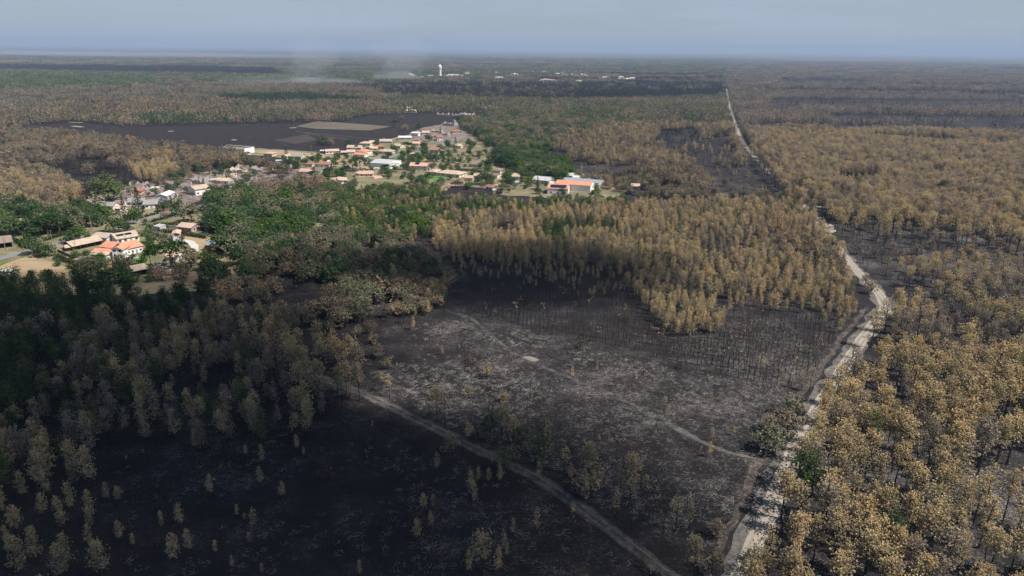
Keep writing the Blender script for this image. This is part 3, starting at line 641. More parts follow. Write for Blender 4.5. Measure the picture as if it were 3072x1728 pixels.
house('old low shed with rusty red roof by the black plot', W(6, 970, 752, 1160, 758, 7, roof='rust', wall='grey', win=2, h=2.3), name='shed', cat='shed')
house('long red roofed shed with white end wall by the black plot', W(6, 1575, 850, 1700, 868, 7, roof='red', wall='blue', win=2, h=2.5), W(6, 1702, 868, 1775, 862, 7, roof='salmon', wall='white', axis='y', win=0, h=2.5), name='shed', cat='shed')
house('small beige roofed house between chestnut and orange outbuilding', W(6, 1355, 650, 1445, 655, 8, roof='beige', wall='cream', win=1))
house('bright orange metal cabin at the corner of black plot', W(6, 872, 822, 922, 822, 3, roof='orange', wall='pink', style='flat', win=0, h=2.6, over=.05), name='cabin', cat='cabin')
house('long grey roofed barn behind the small dark fir', W(7, 600, 430, 880, 455, 14, roof='lgrey', wall='grey', h=3.4, win=4, pitch=.3), W(7, 885, 455, 1000, 440, 12, roof='white', wall='white', axis='y', win=0, h=3.2))
house('wide supermarket with bright orange roof and rows of solar panels', W(7, 872, 625, 1250, 640, 16, roof='orange', wall='white', h=4.6, pitch=.28, win=3, solar=[(.12, .9, .15, .8)], over=.3), W(7, 1010, 545, 1660, 590, 16, roof='orange', wall='white', h=5.0, pitch=.24, win=0, over=.2), name='supermarket', cat='shop building')
house('long grey metal roofed hall behind the orange supermarket', W(7, 1150, 470, 1470, 490, 14, roof='bluegrey', wall='grey', h=4.6, pitch=.16, win=0, over=.2), W(7, 1475, 500, 1810, 530, 16, roof='bluegrey', wall='grey', h=4.6, pitch=.18, win=0, over=.2), name='warehouse', cat='warehouse')
house('white house with pale grey roof behind the supermarket hall', W(7, 1170, 345, 1330, 355, 9, roof='lgrey', wall='white', win=2, h=3.2), W(7, 1340, 375, 1440, 380, 6, roof='white', wall='white', win=1))
house('lone pinkish roofed house far down the green hedge', W(7, 2420, 540, 2560, 545, 8, roof='pink', wall='cream', win=2))
house('isolated beige villa facing the black burnt field', W(8, 370, 230, 600, 232, 16, roof='peach', wall='cream', style='hip', win=3), W(8, 440, 205, 515, 205, 9, roof='peach', wall='cream', h=6, win=1))
house('square white house alone beyond the ruined row', W(8, 1800, 200, 1890, 202, 12, roof='lgrey', wall='white', h=5, win=2))
house('broad dull red roofed house in front of the big ruin', W(8, 1275, 622, 1450, 618, 12, roof='red', wall='cream', style='hip', win=3))
house('dark red steep roofed house beside the road junction', W(8, 990, 752, 1090, 750, 12, roof='red', wall='white', h=4.4, win=2), W(8, 915, 700, 985, 700, 10, roof='rust', wall='cream', h=3, win=1))
house('pale mauve roofed house left of the bright green tree', W(8, 715, 640, 850, 638, 10, roof='pink', wall='cream', win=2))
house('white blocky house among the blackened garden trees', W(8, 505, 665, 640, 670, 9, roof='white', wall='white', style='flat', win=2, h=4))
house('peach roofed cottage with two white chimneys', W(8, 1305, 885, 1425, 890, 9, roof='peach', wall='cream', win=1, chim=True))
house('low charred red roofed house next to the grey white barn', W(8, 560, 780, 650, 785, 8, roof='rust', wall='mauve', win=1))
house('blue white house with two long solar panels on beige roof', W(3, 760, 262, 1085, 205, 13, roof='beige', wall='white', h=3.1, win=4, solar=[(.08, .42, .42, .72), (.46, .78, .42, .72)], pitch=.3), W(3, 392, 225, 600, 245, 9, roof='beige', wall='blue', h=3.2, win=0))
house('long low barn with dusty beige roof above the wooden fence', W(3, 100, 362, 530, 268, 10, roof='beige', wall='wood', h=2.8, openfront=True), W(3, 0, 370, 60, 362, 5, roof='beige', wall='wood', openfront=True, h=2.3))
house('big white house with bright orange roofs and paved courtyard', W(3, 690, 472, 850, 470, 13, roof='orange', wall='white', axis='y', h=5, win=2, storeys=2, pitch=.5), W(3, 900, 428, 1135, 372, 11, roof='orange', wall='white', h=3.8, win=4, pitch=.4), W(3, 520, 400, 690, 420, 10, roof='orange', wall='blue', h=4.2, win=1, door=False), W(3, 400, 436, 670, 446, 6, roof='orange', wall='blue', h=2.5, win=3))
house('square tan roofed pergola beside the big orange roofed house', W(3, 395, 475, 590, 490, 5, roof='beige', wall='cream', h=2.5, openfront=True, style='hip'), name='pergola', cat='pergola')
house('small house with orange roof swallowed by garden trees', W(3, 590, 725, 740, 715, 10, roof='orange', wall='pink', style='hip', h=3, win=1))
house('open wooden barn with tan roof and dark bays', W(3, 985, 762, 1225, 708, 10, roof='beige', wall='wood', h=3.4, openfront=True, pitch=.26, solar=[(-.0, .12, .1, .5), (-.0, .12, .6, .95)]), name='barn', cat='barn')
house('narrow white house with yellow tiles behind the dusty oak', W(3, 1590, 235, 1690, 228, 8, roof='peach', wall='white', h=5.2, storeys=2, win=1, axis='y'))
house('dark red timber barn with grey metal roof', W(3, 2058, 350, 2225, 380, 9, roof='bluegrey', wall='red', h=3.4, win=0, pitch=.34), name='barn', cat='barn')
house('orange roofed house hidden beneath the large cedar', W(3, 1480, 520, 1640, 520, 9, roof='salmon', win=1))
house('mauve walled house with pinkish roof behind the dry hedge', W(2, 2050, 1062, 2300, 1090, 9, roof='pink', wall='mauve', h=3, win=4), W(2, 2480, 1040, 2600, 1060, 7, roof='pink', wall='dark', openfront=True, h=2.5))
house('dark roofed open sided barn at the left edge by the road', W(1, -60, 1150, 240, 1110, 13, roof='brown', wall='wood', openfront=True, h=3.2), name='barn', cat='barn')
house('grey corrugated metal shed beside the ornamental bushes', W(2, 1600, 1060, 1720, 1075, 5, roof='lgrey', wall='grey', h=3, style='flat', win=0, over=.05), name='shed', cat='shed')
house('charred house with buckled pale roof under blackened trees', W(4, 1610, 1225, 1930, 1235, 11, roof='white', wall='char', h=2.6, pitch=.25, win=0))

# ------------------------------------------------------------------ ruins
def ruin(label, A, B, depth, h=2.8, seed=0, wall='ruin', gable=True):
    A0, L, ang = frame_of(A, B); r = random.Random(seed); root = empty("ruined_house", (*A, 0), ang); tag(root, label, "ruin", "burnt out houses")
    FOOT.append((*(Matrix.Translation(A0) @ Matrix.Rotation(ang, 4, 'Z') @ Vector((L / 2, depth / 2, 0))).to_2d(), L / 2 + .5, depth / 2 + .5, ang))
    def wl(x0, y0, x1, y1, hh, peak=0):
        d = Vector((x1 - x0, y1 - y0, 0)); n = max(3, int(d.length / 1.3)); t = Vector((-d.y, d.x, 0)).normalized() * .16; b = MB(); vs = []
        for i in range(n + 1):
            u = i / n; z = hh * (r.uniform(.8, 1) if r.random() > .45 else r.uniform(.15, .7)) + r.uniform(-.25, .15) + peak * (1 - abs(2 * u - 1)); p = Vector((x0, y0, 0)) + d * u
            vs += [(*(p - t).to_2d(), -.2), (*(p + t).to_2d(), -.2), (*(p + t).to_2d(), z), (*(p - t).to_2d(), z)]
        fs = []
        for i in range(n):
            a = 4 * i; c = a + 4; fs += [(a, c, c + 3, a + 3), (c + 1, a + 1, a + 2, c + 2), (a + 3, c + 3, c + 2, a + 2), (a, a + 3, a + 2, a + 1), (c, c + 1, c + 2, c + 3)]
        b.add(vs, fs); link("wall", b.mesh("wall", [wallm(wall)]), root)
    wl(0, 0, L, 0, h); wl(0, depth, L, depth, h); pk = depth * .2 if gable else 0
    wl(0, 0, 0, depth, h, pk); wl(L, 0, L, depth, h, pk); wl(L * .45, 0, L * .45, depth, h * .9, pk * .8)
    rb = MB()
    for _ in range(int(L * depth * .35) + 12):
        x, y = r.uniform(.4, L - .4), r.uniform(.4, depth - .4); s = r.uniform(.25, .9)
        M = Matrix.Translation((x, y, s * .25)) @ Matrix.Rotation(r.uniform(0, 3), 4, 'Z') @ Matrix.Rotation(r.uniform(-.5, .5), 4, 'X')
        rb.box(-s, s, -s * .5, s * .5, -s * .3, s * .3, r.randint(0, 1), M)
    for _ in range(5):
        x, y = r.uniform(1, L - 1), r.uniform(1, depth - 1); a = r.uniform(0, 6.28); rb.tube([(x, y, .1), (x + 3 * math.cos(a), y + 3 * math.sin(a), r.uniform(.5, 2.2))], [.1, .08], 4, 2)
    link("rubble", rb.mesh("rubble", [wallm('ruinp'), wallm('ruin'), BARK]), root)["kind"] = "stuff"
RN = [(4, 800, 590, 1010, 600, 10, 'roofless ruin nearest the burnt orchard oaks'), (4, 900, 540, 1180, 560, 11, 'large roofless ruin with empty window gaps and scorched beams'), (4, 1190, 560, 1390, 590, 9, 'ruin with one pale slab of fallen roof'),
      (4, 80, 800, 330, 820, 11, 'rubble filled ruin behind the charred two storey house'), (4, 750, 700, 930, 690, 9, 'ruin with grey collapsed sheets beside the peach roofed house'), (4, 560, 720, 690, 715, 8, 'small gable ruin just behind the peach roof'),
      (4, 920, 770, 1050, 765, 7, 'low white walled ruin behind the blackened thin trees'), (4, 1180, 800, 1260, 800, 8, 'tall white walled ruin by the dark scorched oaks'), (4, 1560, 600, 1690, 600, 8, 'low pinkish ruin on the bare brown soil'),
      (4, 1730, 520, 1910, 520, 6, 'single long pink wall left beside the burnt meadow'), (2, 1370, 330, 1540, 330, 8, 'collapsed pink walled house beside the veranda'), (2, 1500, 400, 1800, 380, 9, 'ruin with a row of open window frames along its front'),
      (2, 1860, 500, 2080, 470, 12, 'jagged ruin with leaning beams next to the white gable barn'), (2, 2100, 270, 2300, 260, 9, 'ruin at the back of the plot against the grey wood'), (2, 1820, 250, 2050, 250, 10, 'ruin under the pale dead tree behind the plots'),
      (2, 1150, 240, 1450, 235, 8, 'flattened ruin at the foot of the black slope'), (4, 250, 770, 400, 775, 7, 'knee high ruin beside the white annex'),
      (8, 1090, 470, 1300, 485, 12, 'spread of broken walls left of the tall ruin'), (8, 1450, 500, 1640, 505, 18, 'big two storey ruin with gable and roofless hall'), (8, 1290, 420, 1450, 425, 12, 'low ruin right behind the tall ruin'),
      (8, 1700, 425, 1810, 425, 12, 'pink walled ruin on its own past the tall ruin'), (8, 985, 275, 1190, 280, 12, 'first white ruin of the row beyond the black field'), (8, 1260, 290, 1400, 292, 12, 'second ruin of the row beyond the black field'),
      (8, 1410, 270, 1480, 272, 10, 'yellowish ruin in the row beyond the black field'), (8, 1500, 285, 1640, 290, 12, 'last ruin of the row beyond the black field'), (8, 890, 590, 1050, 600, 10, 'ruin with standing chimney behind mauve roofed house'),
      (8, 1080, 650, 1180, 655, 9, 'white ruin beside the small black fir'), (10, 1575, 560, 1630, 565, 20, 'pale ruin under the far dark wood edge'), (10, 1640, 530, 1690, 530, 22, 'pale ruin farthest back along the dark wood')]
for i, (k, a, b_, c, d, dp, lb) in enumerate(RN): ruin(lb, K(k, a, b_), K(k, c, d), dp, h=(4.5 if 'two storey' in lb or 'tall' in lb else 2.7), seed=i, wall='ruinp' if 'pink' in lb else ('ruin' if i % 4 else 'cream'))
# burnt out steel barn
def steel_barn(label, A, B, depth, h):
    A0, L, ang = frame_of(A, B); root = empty("burnt_barn", (*A, 0), ang); tag(root, label, "barn"); FOOT.append((*(Matrix.Translation(A0) @ Matrix.Rotation(ang, 4, 'Z') @ Vector((L / 2, depth / 2, 0))).to_2d(), L / 2, depth / 2, ang))
    b = MB(); b.box(L * .35, L, -.1, .1, 0, h * .8); b.box(L - .1, L + .1, .1, depth, 0, h); b.box(L * .5, L, depth - .1, depth + .1, 0, h); link("wall", b.mesh("wall", [wallm('white')]), root)
    for i in range(6):
        x = L * i / 5; f = MB()
        f.tube([(x, 0, 0), (x, 0, h)], [.15, .15], 4); f.tube([(x, depth, 0), (x, depth, h)], [.15, .15], 4); f.tube([(x, 0, h), (x, depth / 2, h * 1.3), (x, depth, h)], [.15, .15, .15], 4); link("steel_frame", f.mesh("steel_frame", [wallm('grey')]), root)
steel_barn('burnt out steel barn with bare frame at the field edge', K(4, 680, 235), K(4, 1070, 262), 16, 6)

# ------------------------------------------------------------------ terraces, pools, hedges, walls, poles, vehicles
def slab(name, label, cat, pts, z0, z1, m):
    n = len(pts); vs = [(*p, z0) for p in pts] + [(*p, z1) for p in pts]; b = MB(); b.add(vs, [tuple(range(n, 2 * n)), tuple(range(n))[::-1]] + [(i, (i + 1) % n, n + (i + 1) % n, n + i) for i in range(n)])
    return tag(link(name, b.mesh(name, [m])), label, cat)
slab("terrace", "paved grey courtyard before the big orange roofed house", "terrace", kl(3, (740, 480), (905, 410), (1010, 450), (840, 500)), 0, .12, TERR)
slab("terrace", "white paved terrace of the modern villa", "terrace", kl(6, (625, 590), (870, 600), (880, 622), (650, 600)), 0, .15, WHITEM)
slab("terrace", "white sunlit terrace before the long white villa", "terrace", kl(1, (260, 815), (470, 760), (660, 755), (680, 800)), 0, .15, WHITEM)
slab("terrace", "pink tiled terrace beside the salmon roofed house", "terrace", kl(5, (1350, 905), (1510, 890), (1520, 940), (1370, 965)), 0, .12, roofm('salmon'))
slab("courtyard", "bare grey tarmac yard beside the wooden fence", "courtyard", kl(3, (100, 480), (330, 430), (350, 480), (220, 545)), 0, .05, ASPHALT)
def pool(label, pts):
    root = empty("swimming_pool", (0, 0, 0)); tag(root, label, "pool"); c = np.mean(np.array(pts), 0); r_ = [tuple(c + (np.array(p) - c) * 1.25) for p in pts]
    n = len(pts); b = MB(); b.add([(*p, .1) for p in r_] + [(*p, .1) for p in pts] + [(*p, -.05) for p in pts], [(i, (i + 1) % n, n + (i + 1) % n, n + i) for i in range(n)] + [(n + i, n + (i + 1) % n, 2 * n + (i + 1) % n, 2 * n + i) for i in range(n)]); link("rim", b.mesh("rim", [TERR]), root)
    b = MB(); b.add([(*p, .05) for p in pts], [tuple(range(n))]); link("water", b.mesh("water", [POOLM]), root)
pool("small turquoise pool beside the mauve walled house", kl(2, (2490, 1125), (2570, 1085), (2620, 1110), (2560, 1135)))
pool("pale blue garden pool by the beige roofed house", kl(6, (2060, 715), (2150, 690), (2185, 705), (2100, 735)))
def hedge(label, pts, wd, h, m=HEDGE, seed=0):
    P = densify(pts, .9); r = np.random.default_rng(seed); C = []
    for i, p in enumerate(P):
        for _ in range(int(7 * wd * h / 3) + 2): C.append((p[0] + r.uniform(-wd, wd) / 2, p[1] + r.uniform(-wd, wd) / 2, r.uniform(.1, h)))
    root = tag(link("hedge", crown_mesh("hedge", C, np.full(len(C), .48), m, blades=4, up=.3, w=.6, seed=seed)), label, "hedge")
    LANES.append((np.array(P), wd / 2 + .8))
hedge("dark clipped hedge along the road before the conifers", kl(2, (1020, 880), (1310, 850), (1700, 740)), 1.6, 1.7)
hedge("long brownish hedge below the mauve walled house", kl(2, (1730, 1080), (2080, 1115), (2350, 1165), (2576, 1200)), 3.2, 2.2, HEDGEB, 1)
hedge("trimmed dark green hedge along the side road", kl(5, (1600, 620), (1930, 650)), 2.2, 2.4, HEDGE, 2)
hedge("green hedge row sloping below the twin umbrella pines", kl(1, (820, 1000), (1150, 900), (1420, 850)), 3, 2.2, HEDGE, 3)
hedge("tall hedge beside the dark barn and the road", kl(1, (250, 1000), (400, 1090)), 2.2, 2.4, HEDGE, 4)
hedge("straggly hedge bounding the harvested field", kl(9, (430, 705), (560, 750), (640, 790)), 3, 2.2, HEDGEB, 5)
hedge("row of garden bushes behind the orange roofed courtyard", kl(3, (880, 585), (1100, 545)), 3, 2.2, HEDGE, 6)
hedge("low dry hedge behind the dry meadow's white house", kl(5, (340, 610), (560, 620)), 2, 1.6, HEDGE, 7)
hedge("yellow green bush mass beside the corrugated shed", kl(2, (1660, 960), (1850, 965), (2020, 945)), 7, 1.8, HEDGEB, 8)
hedge("bushy hedge on the lawn's far side of the modern villa", kl(6, (1100, 500), (1350, 510), (1500, 540)), 3, 2.0, HEDGE, 9)
hedge("short hedge along the road in front of the corrugated shed", kl(2, (1560, 905), (1750, 850), (1920, 810)), 2.5, 1.8, HEDGE, 10)
def vine_rows():
    b = []; r = np.random.default_rng(4); p0, p1, p2, p3 = kl(9, (1600, 590), (1640, 560), (1770, 545), (1775, 600))
    for i in range(9):
        u = i / 8; a = np.array(p0) * (1 - u) + np.array(p1) * u; c = np.array(p3) * (1 - u) + np.array(p2) * u
        for t in np.linspace(0, 1, 40): q = a + (c - a) * t; b.append((q[0] + r.normal() * .3, q[1] + r.normal() * .3, r.uniform(.3, 1.3)))
    tag(link("vineyard", crown_mesh("vineyard", b, np.full(len(b), .6), YELLOW, blades=5, up=.2, w=.5)), "small plot of bright yellow vines behind the red barn", "vineyard"); LANES.append((np.array([p0, p1, p2, p3]), 9))
vine_rows()
def wall_(label, pts, h, m, name="garden_wall", cat="wall", th=.25):
    P = densify(pts, 4); b = MB()
    for a, c in zip(P[:-1], P[1:]):
        d = c - a; L = np.linalg.norm(d); M = Matrix.Translation((a[0], a[1], 0)) @ Matrix.Rotation(math.atan2(d[1], d[0]), 4, 'Z'); b.box(0, L, -th / 2, th / 2, -.1, h, 0, M); b.box(0, L, -th / 2 - .05, th / 2 + .05, h, h + .08, 0, M)
    tag(link(name, b.mesh(name, [m])), label, cat)
wall_("brick red garden wall along the road", kl(2, (1730, 760), (1900, 715)), 1.6, m_plain('brick', (.30, .15, .11)))
wall_("low white wall curving beyond the dusky red roof", kl(5, (430, 640), (500, 645), (590, 620)), 1.2, WHITEM)
wall_("pale grey garden wall by the mauve walled house", kl(2, (1850, 1010), (2050, 1025)), 1.8, wallm('grey'))
wall_("white terrace wall on the green lawn", kl(3, (835, 512), (960, 480), (1075, 455)), .9, WHITEM)
def fence(label, pts, h=1.5, sp=2.5, m=None):
    m = m or wallm('wood'); P = densify(pts, sp); root = empty("fence", (0, 0, 0)); tag(root, label, "fence")
    b = MB()
    for a, c in zip(P[:-1], P[1:]):
        d = c - a; L = np.linalg.norm(d); M = Matrix.Translation((a[0], a[1], 0)) @ Matrix.Rotation(math.atan2(d[1], d[0]), 4, 'Z')
        n = int(L / .22)
        for i in range(n): b.box(i * L / n, i * L / n + .16, -.02, .02, .1, h - .1 + .04 * (i % 2), 0, M)
        b.box(0, L, .02, .06, h * .3, h * .3 + .1, 0, M); b.box(0, L, .02, .06, h * .75, h * .75 + .1, 0, M)
    link("panel", b.mesh("panel", [m]), root)
    pm = MB(); pm.box(-.06, .06, -.06, .06, -.2, h)
    me_ = pm.mesh("post", [m])
    for p in P[:60]: link("post", me_, root, (p[0], p[1] + .08, 0))
fence("dark wooden fence along the tarmac yard", kl(1, (1060, 1200), (1310, 1310), (1640, 1250)), 1.7, 2.5, wallm('dark'))
fence("weathered picket fence beside the harvested field", kl(1, (1160, 1330), (1290, 1420), (1500, 1447)), 1.5)
fence("row of field posts and rails around the burnt meadow", kl(4, (1100, 290), (1500, 320), (2000, 390)), 1.2, 4)
def pole(label, p, h, arm=True, lamp=False):
    root = empty("utility_pole", (*p, 0)); tag(root, label, "utility pole", "utility poles in the village"); b = MB(); b.tube([(0, 0, -.3), (0, 0, h)], [.17, .11], 8); link("post", b.mesh("post", [POLEM]), root)
    if arm: b = MB(); b.box(-.9, .9, -.06, .06, h - .5, h - .38); link("crossarm", b.mesh("crossarm", [POLEM]), root)
    if lamp: b = MB(); b.tube([(0, 0, h - 2), (.8, 0, h - 1.6), (1.4, 0, h - 1.6)], [.05, .05, .05], 5); b.box(1.2, 1.9, -.15, .15, h - 1.72, h - 1.55); link("lamp", b.mesh("lamp", [METAL]), root)
for lb, k, x, y, h, lm in [("tall grey pole beside the leafy roadside trees", 1, 1690, 810, 10, False), ("thin metal pole with lamp next to the tall grey pole", 1, 1700, 790, 6, True), ("wooden pole behind the bright green bushes", 1, 965, 1010, 7, False),
        ("wooden pole in front of the long beige barn", 1, 1405, 1165, 8, False), ("wooden pole at the dark barn's roadside", 1, 125, 1250, 9, True), ("slim pole beside the brick red wall", 2, 1745, 760, 9, False),
        ("slim lamp post on the road by the light green tree", 2, 1072, 1040, 6, True), ("dark wooden pole standing in the dry meadow", 5, 635, 760, 8, False), ("tall pole at the road junction beyond the umbrella pine", 5, 2395, 400, 11, False),
        ("pole on the pale farm track by the burnt ground", 5, 218, 470, 7, False), ("pole beside the cream bungalow corner", 5, 1622, 540, 9, False), ("pole at the road by the corner house", 5, 1145, 590, 6, False),
        ("twin armed pole left of the dark red steep roof", 8, 862, 880, 11, False), ("broad armed pole right of the road junction", 8, 1160, 800, 10, False), ("lone pole by the tan garden plot", 6, 935, 450, 7, False)]:
    pole(lb, K(k, x, y), h, True, lm)
def vehicle(label, p, ang, L=4.2, wd=1.8, h=1.45, col=(.5, .5, .5), name='parked_car', cat='car', van=False):
    root = empty(name, (*p, 0), ang); tag(root, label, cat); m = m_plain("paint_%d_%d_%d" % tuple(int(c * 99) for c in col), col, .04, .35, spec=.5)
    b = MB(); z1 = h * (.95 if van else .55); x0, x1 = -L / 2, L / 2
    sec = [(x0, .35), (x1, .35), (x1, z1 * .85), (x1 - .2, z1), (x0 + .2, z1), (x0, z1 * .9)] if van else [(x0, .35), (x1, .35), (x1, z1 * .8), (x1 - .9, z1), (x1 - 1.6, h), (x0 + 1.0, h), (x0 + .3, z1), (x0, z1 * .9)]
    n = len(sec); vs = [(x, -wd / 2, z) for x, z in sec] + [(x, wd / 2, z) for x, z in sec]; b.add(vs, [tuple(range(n)), tuple(range(n, 2 * n))[::-1]] + [(n + i, n + (i + 1) % n, (i + 1) % n, i) for i in range(n)]); link("body", b.mesh("body", [m]), root)
    g = MB(); zz = (h * .5, h * .75) if van else (z1 + .05, h - .1)
    g.box(x0 + 1.1, x1 - 1.5, -wd / 2 - .01, wd / 2 + .01, *zz); link("window", g.mesh("window", [GLASS]), root)
    for sx in (-1, 1):
        for sy in (-1, 1): t_ = MB(); t_.tube([(sx * L * .32, sy * (wd / 2 - .1) - .1, .32), (sx * L * .32, sy * (wd / 2 - .1) + .12, .32)], [.32, .32], 10); link("wheel", t_.mesh("wheel", [wallm('dark')]), root)
vehicle("large white camper van at the edge of the harvested field", G(28, 826), .1, 7, 2.3, 2.9, (.8, .8, .8), 'camper_van', 'camper van', True)
vehicle("dark car parked beneath the trees behind the white villa", K(1, 780, 500), .2, col=(.02, .02, .025))
vehicle("black car parked on the drive beside the round umbrella pine", K(3, 1205, 625), .3, col=(.03, .03, .035))
vehicle("white van parked beside the warehouse front", K(5, 1410, 790), .2, 5.2, 2, 2.1, (.75, .75, .75), 'parked_van', 'van', True)
vehicle("white car at the road edge by the dry meadow", K(5, 1283, 628), .1, col=(.75, .75, .75))
vehicle("silver car among the wreckage by the charred two storey house", K(4, 70, 1085), .3, col=(.4, .4, .4))
vehicle("white car on the gravel yard left of the modern villa", K(5, 1260, 780), .4, col=(.7, .7, .7))
vehicle("grey car parked in front of the supermarket", K(7, 800, 595), .2, col=(.2, .21, .22))
vehicle("red car parked at the supermarket entrance", K(7, 690, 580), .6, col=(.35, .04, .04))

# ------------------------------------------------------------------ far town and water tower
p = G(900 + 1083 / 2.576, 100 + 345 / 2.576); p = (p[0] * .97, p[1] * .97)
root = empty("water_tower", (*p, 0)); tag(root, "tall white water tower rising over the far town", "water tower")
b = MB(); b.tube([(0, 0, 0), (0, 0, 18), (0, 0, 36)], [6.5, 5.2, 5.2], 20); link("shaft", b.mesh("shaft", [TOWERM]), root)
b = MB(); b.tube([(0, 0, 36), (0, 0, 38), (0, 0, 46), (0, 0, 50)], [5.4, 7, 7, 4], 20); link("tank", b.mesh("tank", [TOWERM]), root)
b = MB(); b.tube([(0, 0, 50), (0, 0, 52), (0, 0, 56)], [2.2, 2.0, .3], 12); link("cap", b.mesh("cap", [TOWERM]), root)
def far_house(i, pxy, L, dpt, h, roofk, lb, grp, ang=None, wallk='white'):
    b = MB(); ri = dpt * .2
    b.add([(0, 0, 0), (L, 0, 0), (L, dpt, 0), (0, dpt, 0), (0, 0, h), (L, 0, h), (L, dpt, h), (0, dpt, h), (0, dpt / 2, h + ri), (L, dpt / 2, h + ri)], [(0, 1, 5, 4), (2, 3, 7, 6), (3, 0, 4, 8, 7), (1, 2, 6, 9, 5)], 0)
    b.add([(-.5, -.5, h), (L + .5, -.5, h), (L + .5, dpt / 2, h + ri + .3), (-.5, dpt / 2, h + ri + .3), (-.5, dpt + .5, h), (L + .5, dpt + .5, h)], [(0, 1, 2, 3), (3, 2, 5, 4)], 1)
    o = link("house", b.mesh("house", [wallm(wallk), roofm(roofk)]), None, (*pxy, 0)); o.rotation_euler[2] = ang if ang is not None else 0; tag(o, lb, "house", grp)
rr = random.Random(5); TOR = 'first second third fourth fifth sixth seventh eighth ninth tenth eleventh twelfth thirteenth fourteenth fifteenth sixteenth seventeenth eighteenth nineteenth twentieth'.split(); wd_ = 'gabled'
taken = []
clus = [(835, 325, 22, 4), (940, 342, 60, 6), (1130, 335, 45, 8), (1210, 336, 30, 5), (1285, 322, 25, 4), (1500, 315, 12, 2), (1500, 348, 30, 4), (1650, 325, 40, 6), (1840, 300, 60, 4), (1900, 368, 70, 8), (1985, 312, 40, 5), (2070, 325, 50, 8), (2170, 330, 50, 8), (2330, 342, 35, 4), (2520, 358, 50, 8), (2140, 375, 40, 3), (2450, 350, 20, 2), (1060, 330, 16, 2)]
nm = 0
for (cx, cy, sx, n) in clus:
    for j in range(n):
        x = cx + rr.uniform(-sx, sx); y = cy + rr.uniform(-7, 7); q = G(900 + x / 2.576, 100 + y / 2.576); nm += 1
        d_ = math.hypot(*q); s = .8 + rr.random() * .5
        place = 'right beside the water tower' if abs(cx - 1110) < 70 else ('left of the water tower' if cx < 1050 else ('in the middle of the far town' if cx < 1700 else 'in the far town towards the track'))
        taken.append((q[0] * .97, q[1] * .97, 38)); far_house(nm, (q[0] * .97, q[1] * .97), 16 * s, 10 * s, 6 * s, rr.choice(['peach', 'pink', 'white', 'lgrey', 'beige']), f'tiny pale house, {TOR[nm % 20]} of the {TOR[nm // 20]} score {place}', 'houses of the far town', rr.uniform(-.4, .4))

# ------------------------------------------------------------------ forest stands, view-pixel polygons at canopy level
# (name, polygon, {proto: weight}, spacing, (hmin,hmax), density, phrase)
ST = []
def stand(name, poly, mixd, sp, hr, dens=1.0, phrase=None, clump=None): ST.append(dict(name=name, poly=poly, mix=mixd, sp=sp, h=hr, dens=dens, phrase=phrase, clump=clump))
exec_stands = True
# --- background mid distance first (later ones win)
stand('mid_left', [(-200, 200), (850, 205), (960, 225), (950, 275), (885, 287), (838, 300), (732, 307), (618, 317), (521, 326), (423, 317), (325, 300), (228, 292), (146, 289), (-200, 296)], {'b': .50, 't': .22, 'h': .14, 'g': .08, 'c': .12}, 0, (11, 15))
stand('mid_centre', [(950, 235), (1300, 245), (1850, 262), (1850, 330), (1900, 420), (1400, 400), (1300, 370), (1290, 276), (1080, 272), (950, 278)], {'h': .22, 'g': .20, 'b': .30, 't': .18, 'c': .10}, 0, (9, 14))
stand('far_green_edge', [(330, 290), (420, 280), (560, 290), (620, 308), (521, 324), (423, 315)], {'g': .55, 'p': .2, 'b': .25}, 0, (9, 12))
stand('far_dark_a', [(540, 236), (760, 232), (900, 242), (940, 250), (700, 254), (560, 249)], {'c': .55, 'p': .45}, 0, (9, 12))
stand('far_dark_b', [(-60, 161), (400, 164), (690, 168), (720, 186), (300, 180), (-60, 173)], {'c': 1}, 0, (9, 12))
stand('far_green_a', [(-60, 188), (350, 190), (420, 205), (300, 216), (-60, 224)], {'g': .5, 'h': .5}, 0, (9, 12))
stand('left_brown', [(-300, 318), (100, 322), (330, 350), (560, 376), (640, 400), (760, 420), (470, 440), (330, 470), (180, 520), (-300, 560)], {'blb': .42, 'pyd': .21, 'pmd': .1, 'blo': .05, 'bare': .22}, 5.2, (7, 12), .82)
stand('dark_slope', [(150, 440), (330, 400), (420, 430), (440, 470), (330, 470), (230, 505), (160, 480)], {'bare': .4, 'snag': .6}, 5.5, (7, 11), .55)
stand('dark_slope2', [(90, 415), (200, 385), (330, 388), (250, 415), (160, 440)], {'bare': .5, 'snag': .5}, 6, (7, 11), .45)
stand('tan_left', [(-300, 420), (0, 425), (150, 440), (205, 470), (190, 520), (90, 530), (-300, 545)], {'py': .2, 'pyd': .35, 'pm': .2, 'blb': .25}, 4.8, (9, 13), .92, 'in the tan wood behind the white villa')
stand('tan_line', [(320, 412), (420, 402), (460, 440), (430, 470), (340, 440)], {'py': .6, 'pm': .4}, 4.6, (9, 13), .85)
stand('left_green', [(-200, 500), (60, 500), (110, 540), (200, 500), (240, 520), (200, 545), (120, 560), (-200, 560)], {'bl': .6, 'pmg': .15, 'blo': .25}, 5.5, (9, 14), .9, 'in the green wood behind the white villa')
stand('mixed_far_mid', [(430, 440), (560, 400), (640, 400), (700, 412), (560, 430), (470, 445)], {'blo': .3, 'bl': .2, 'blb': .5}, 5.5, (6, 10), .8)
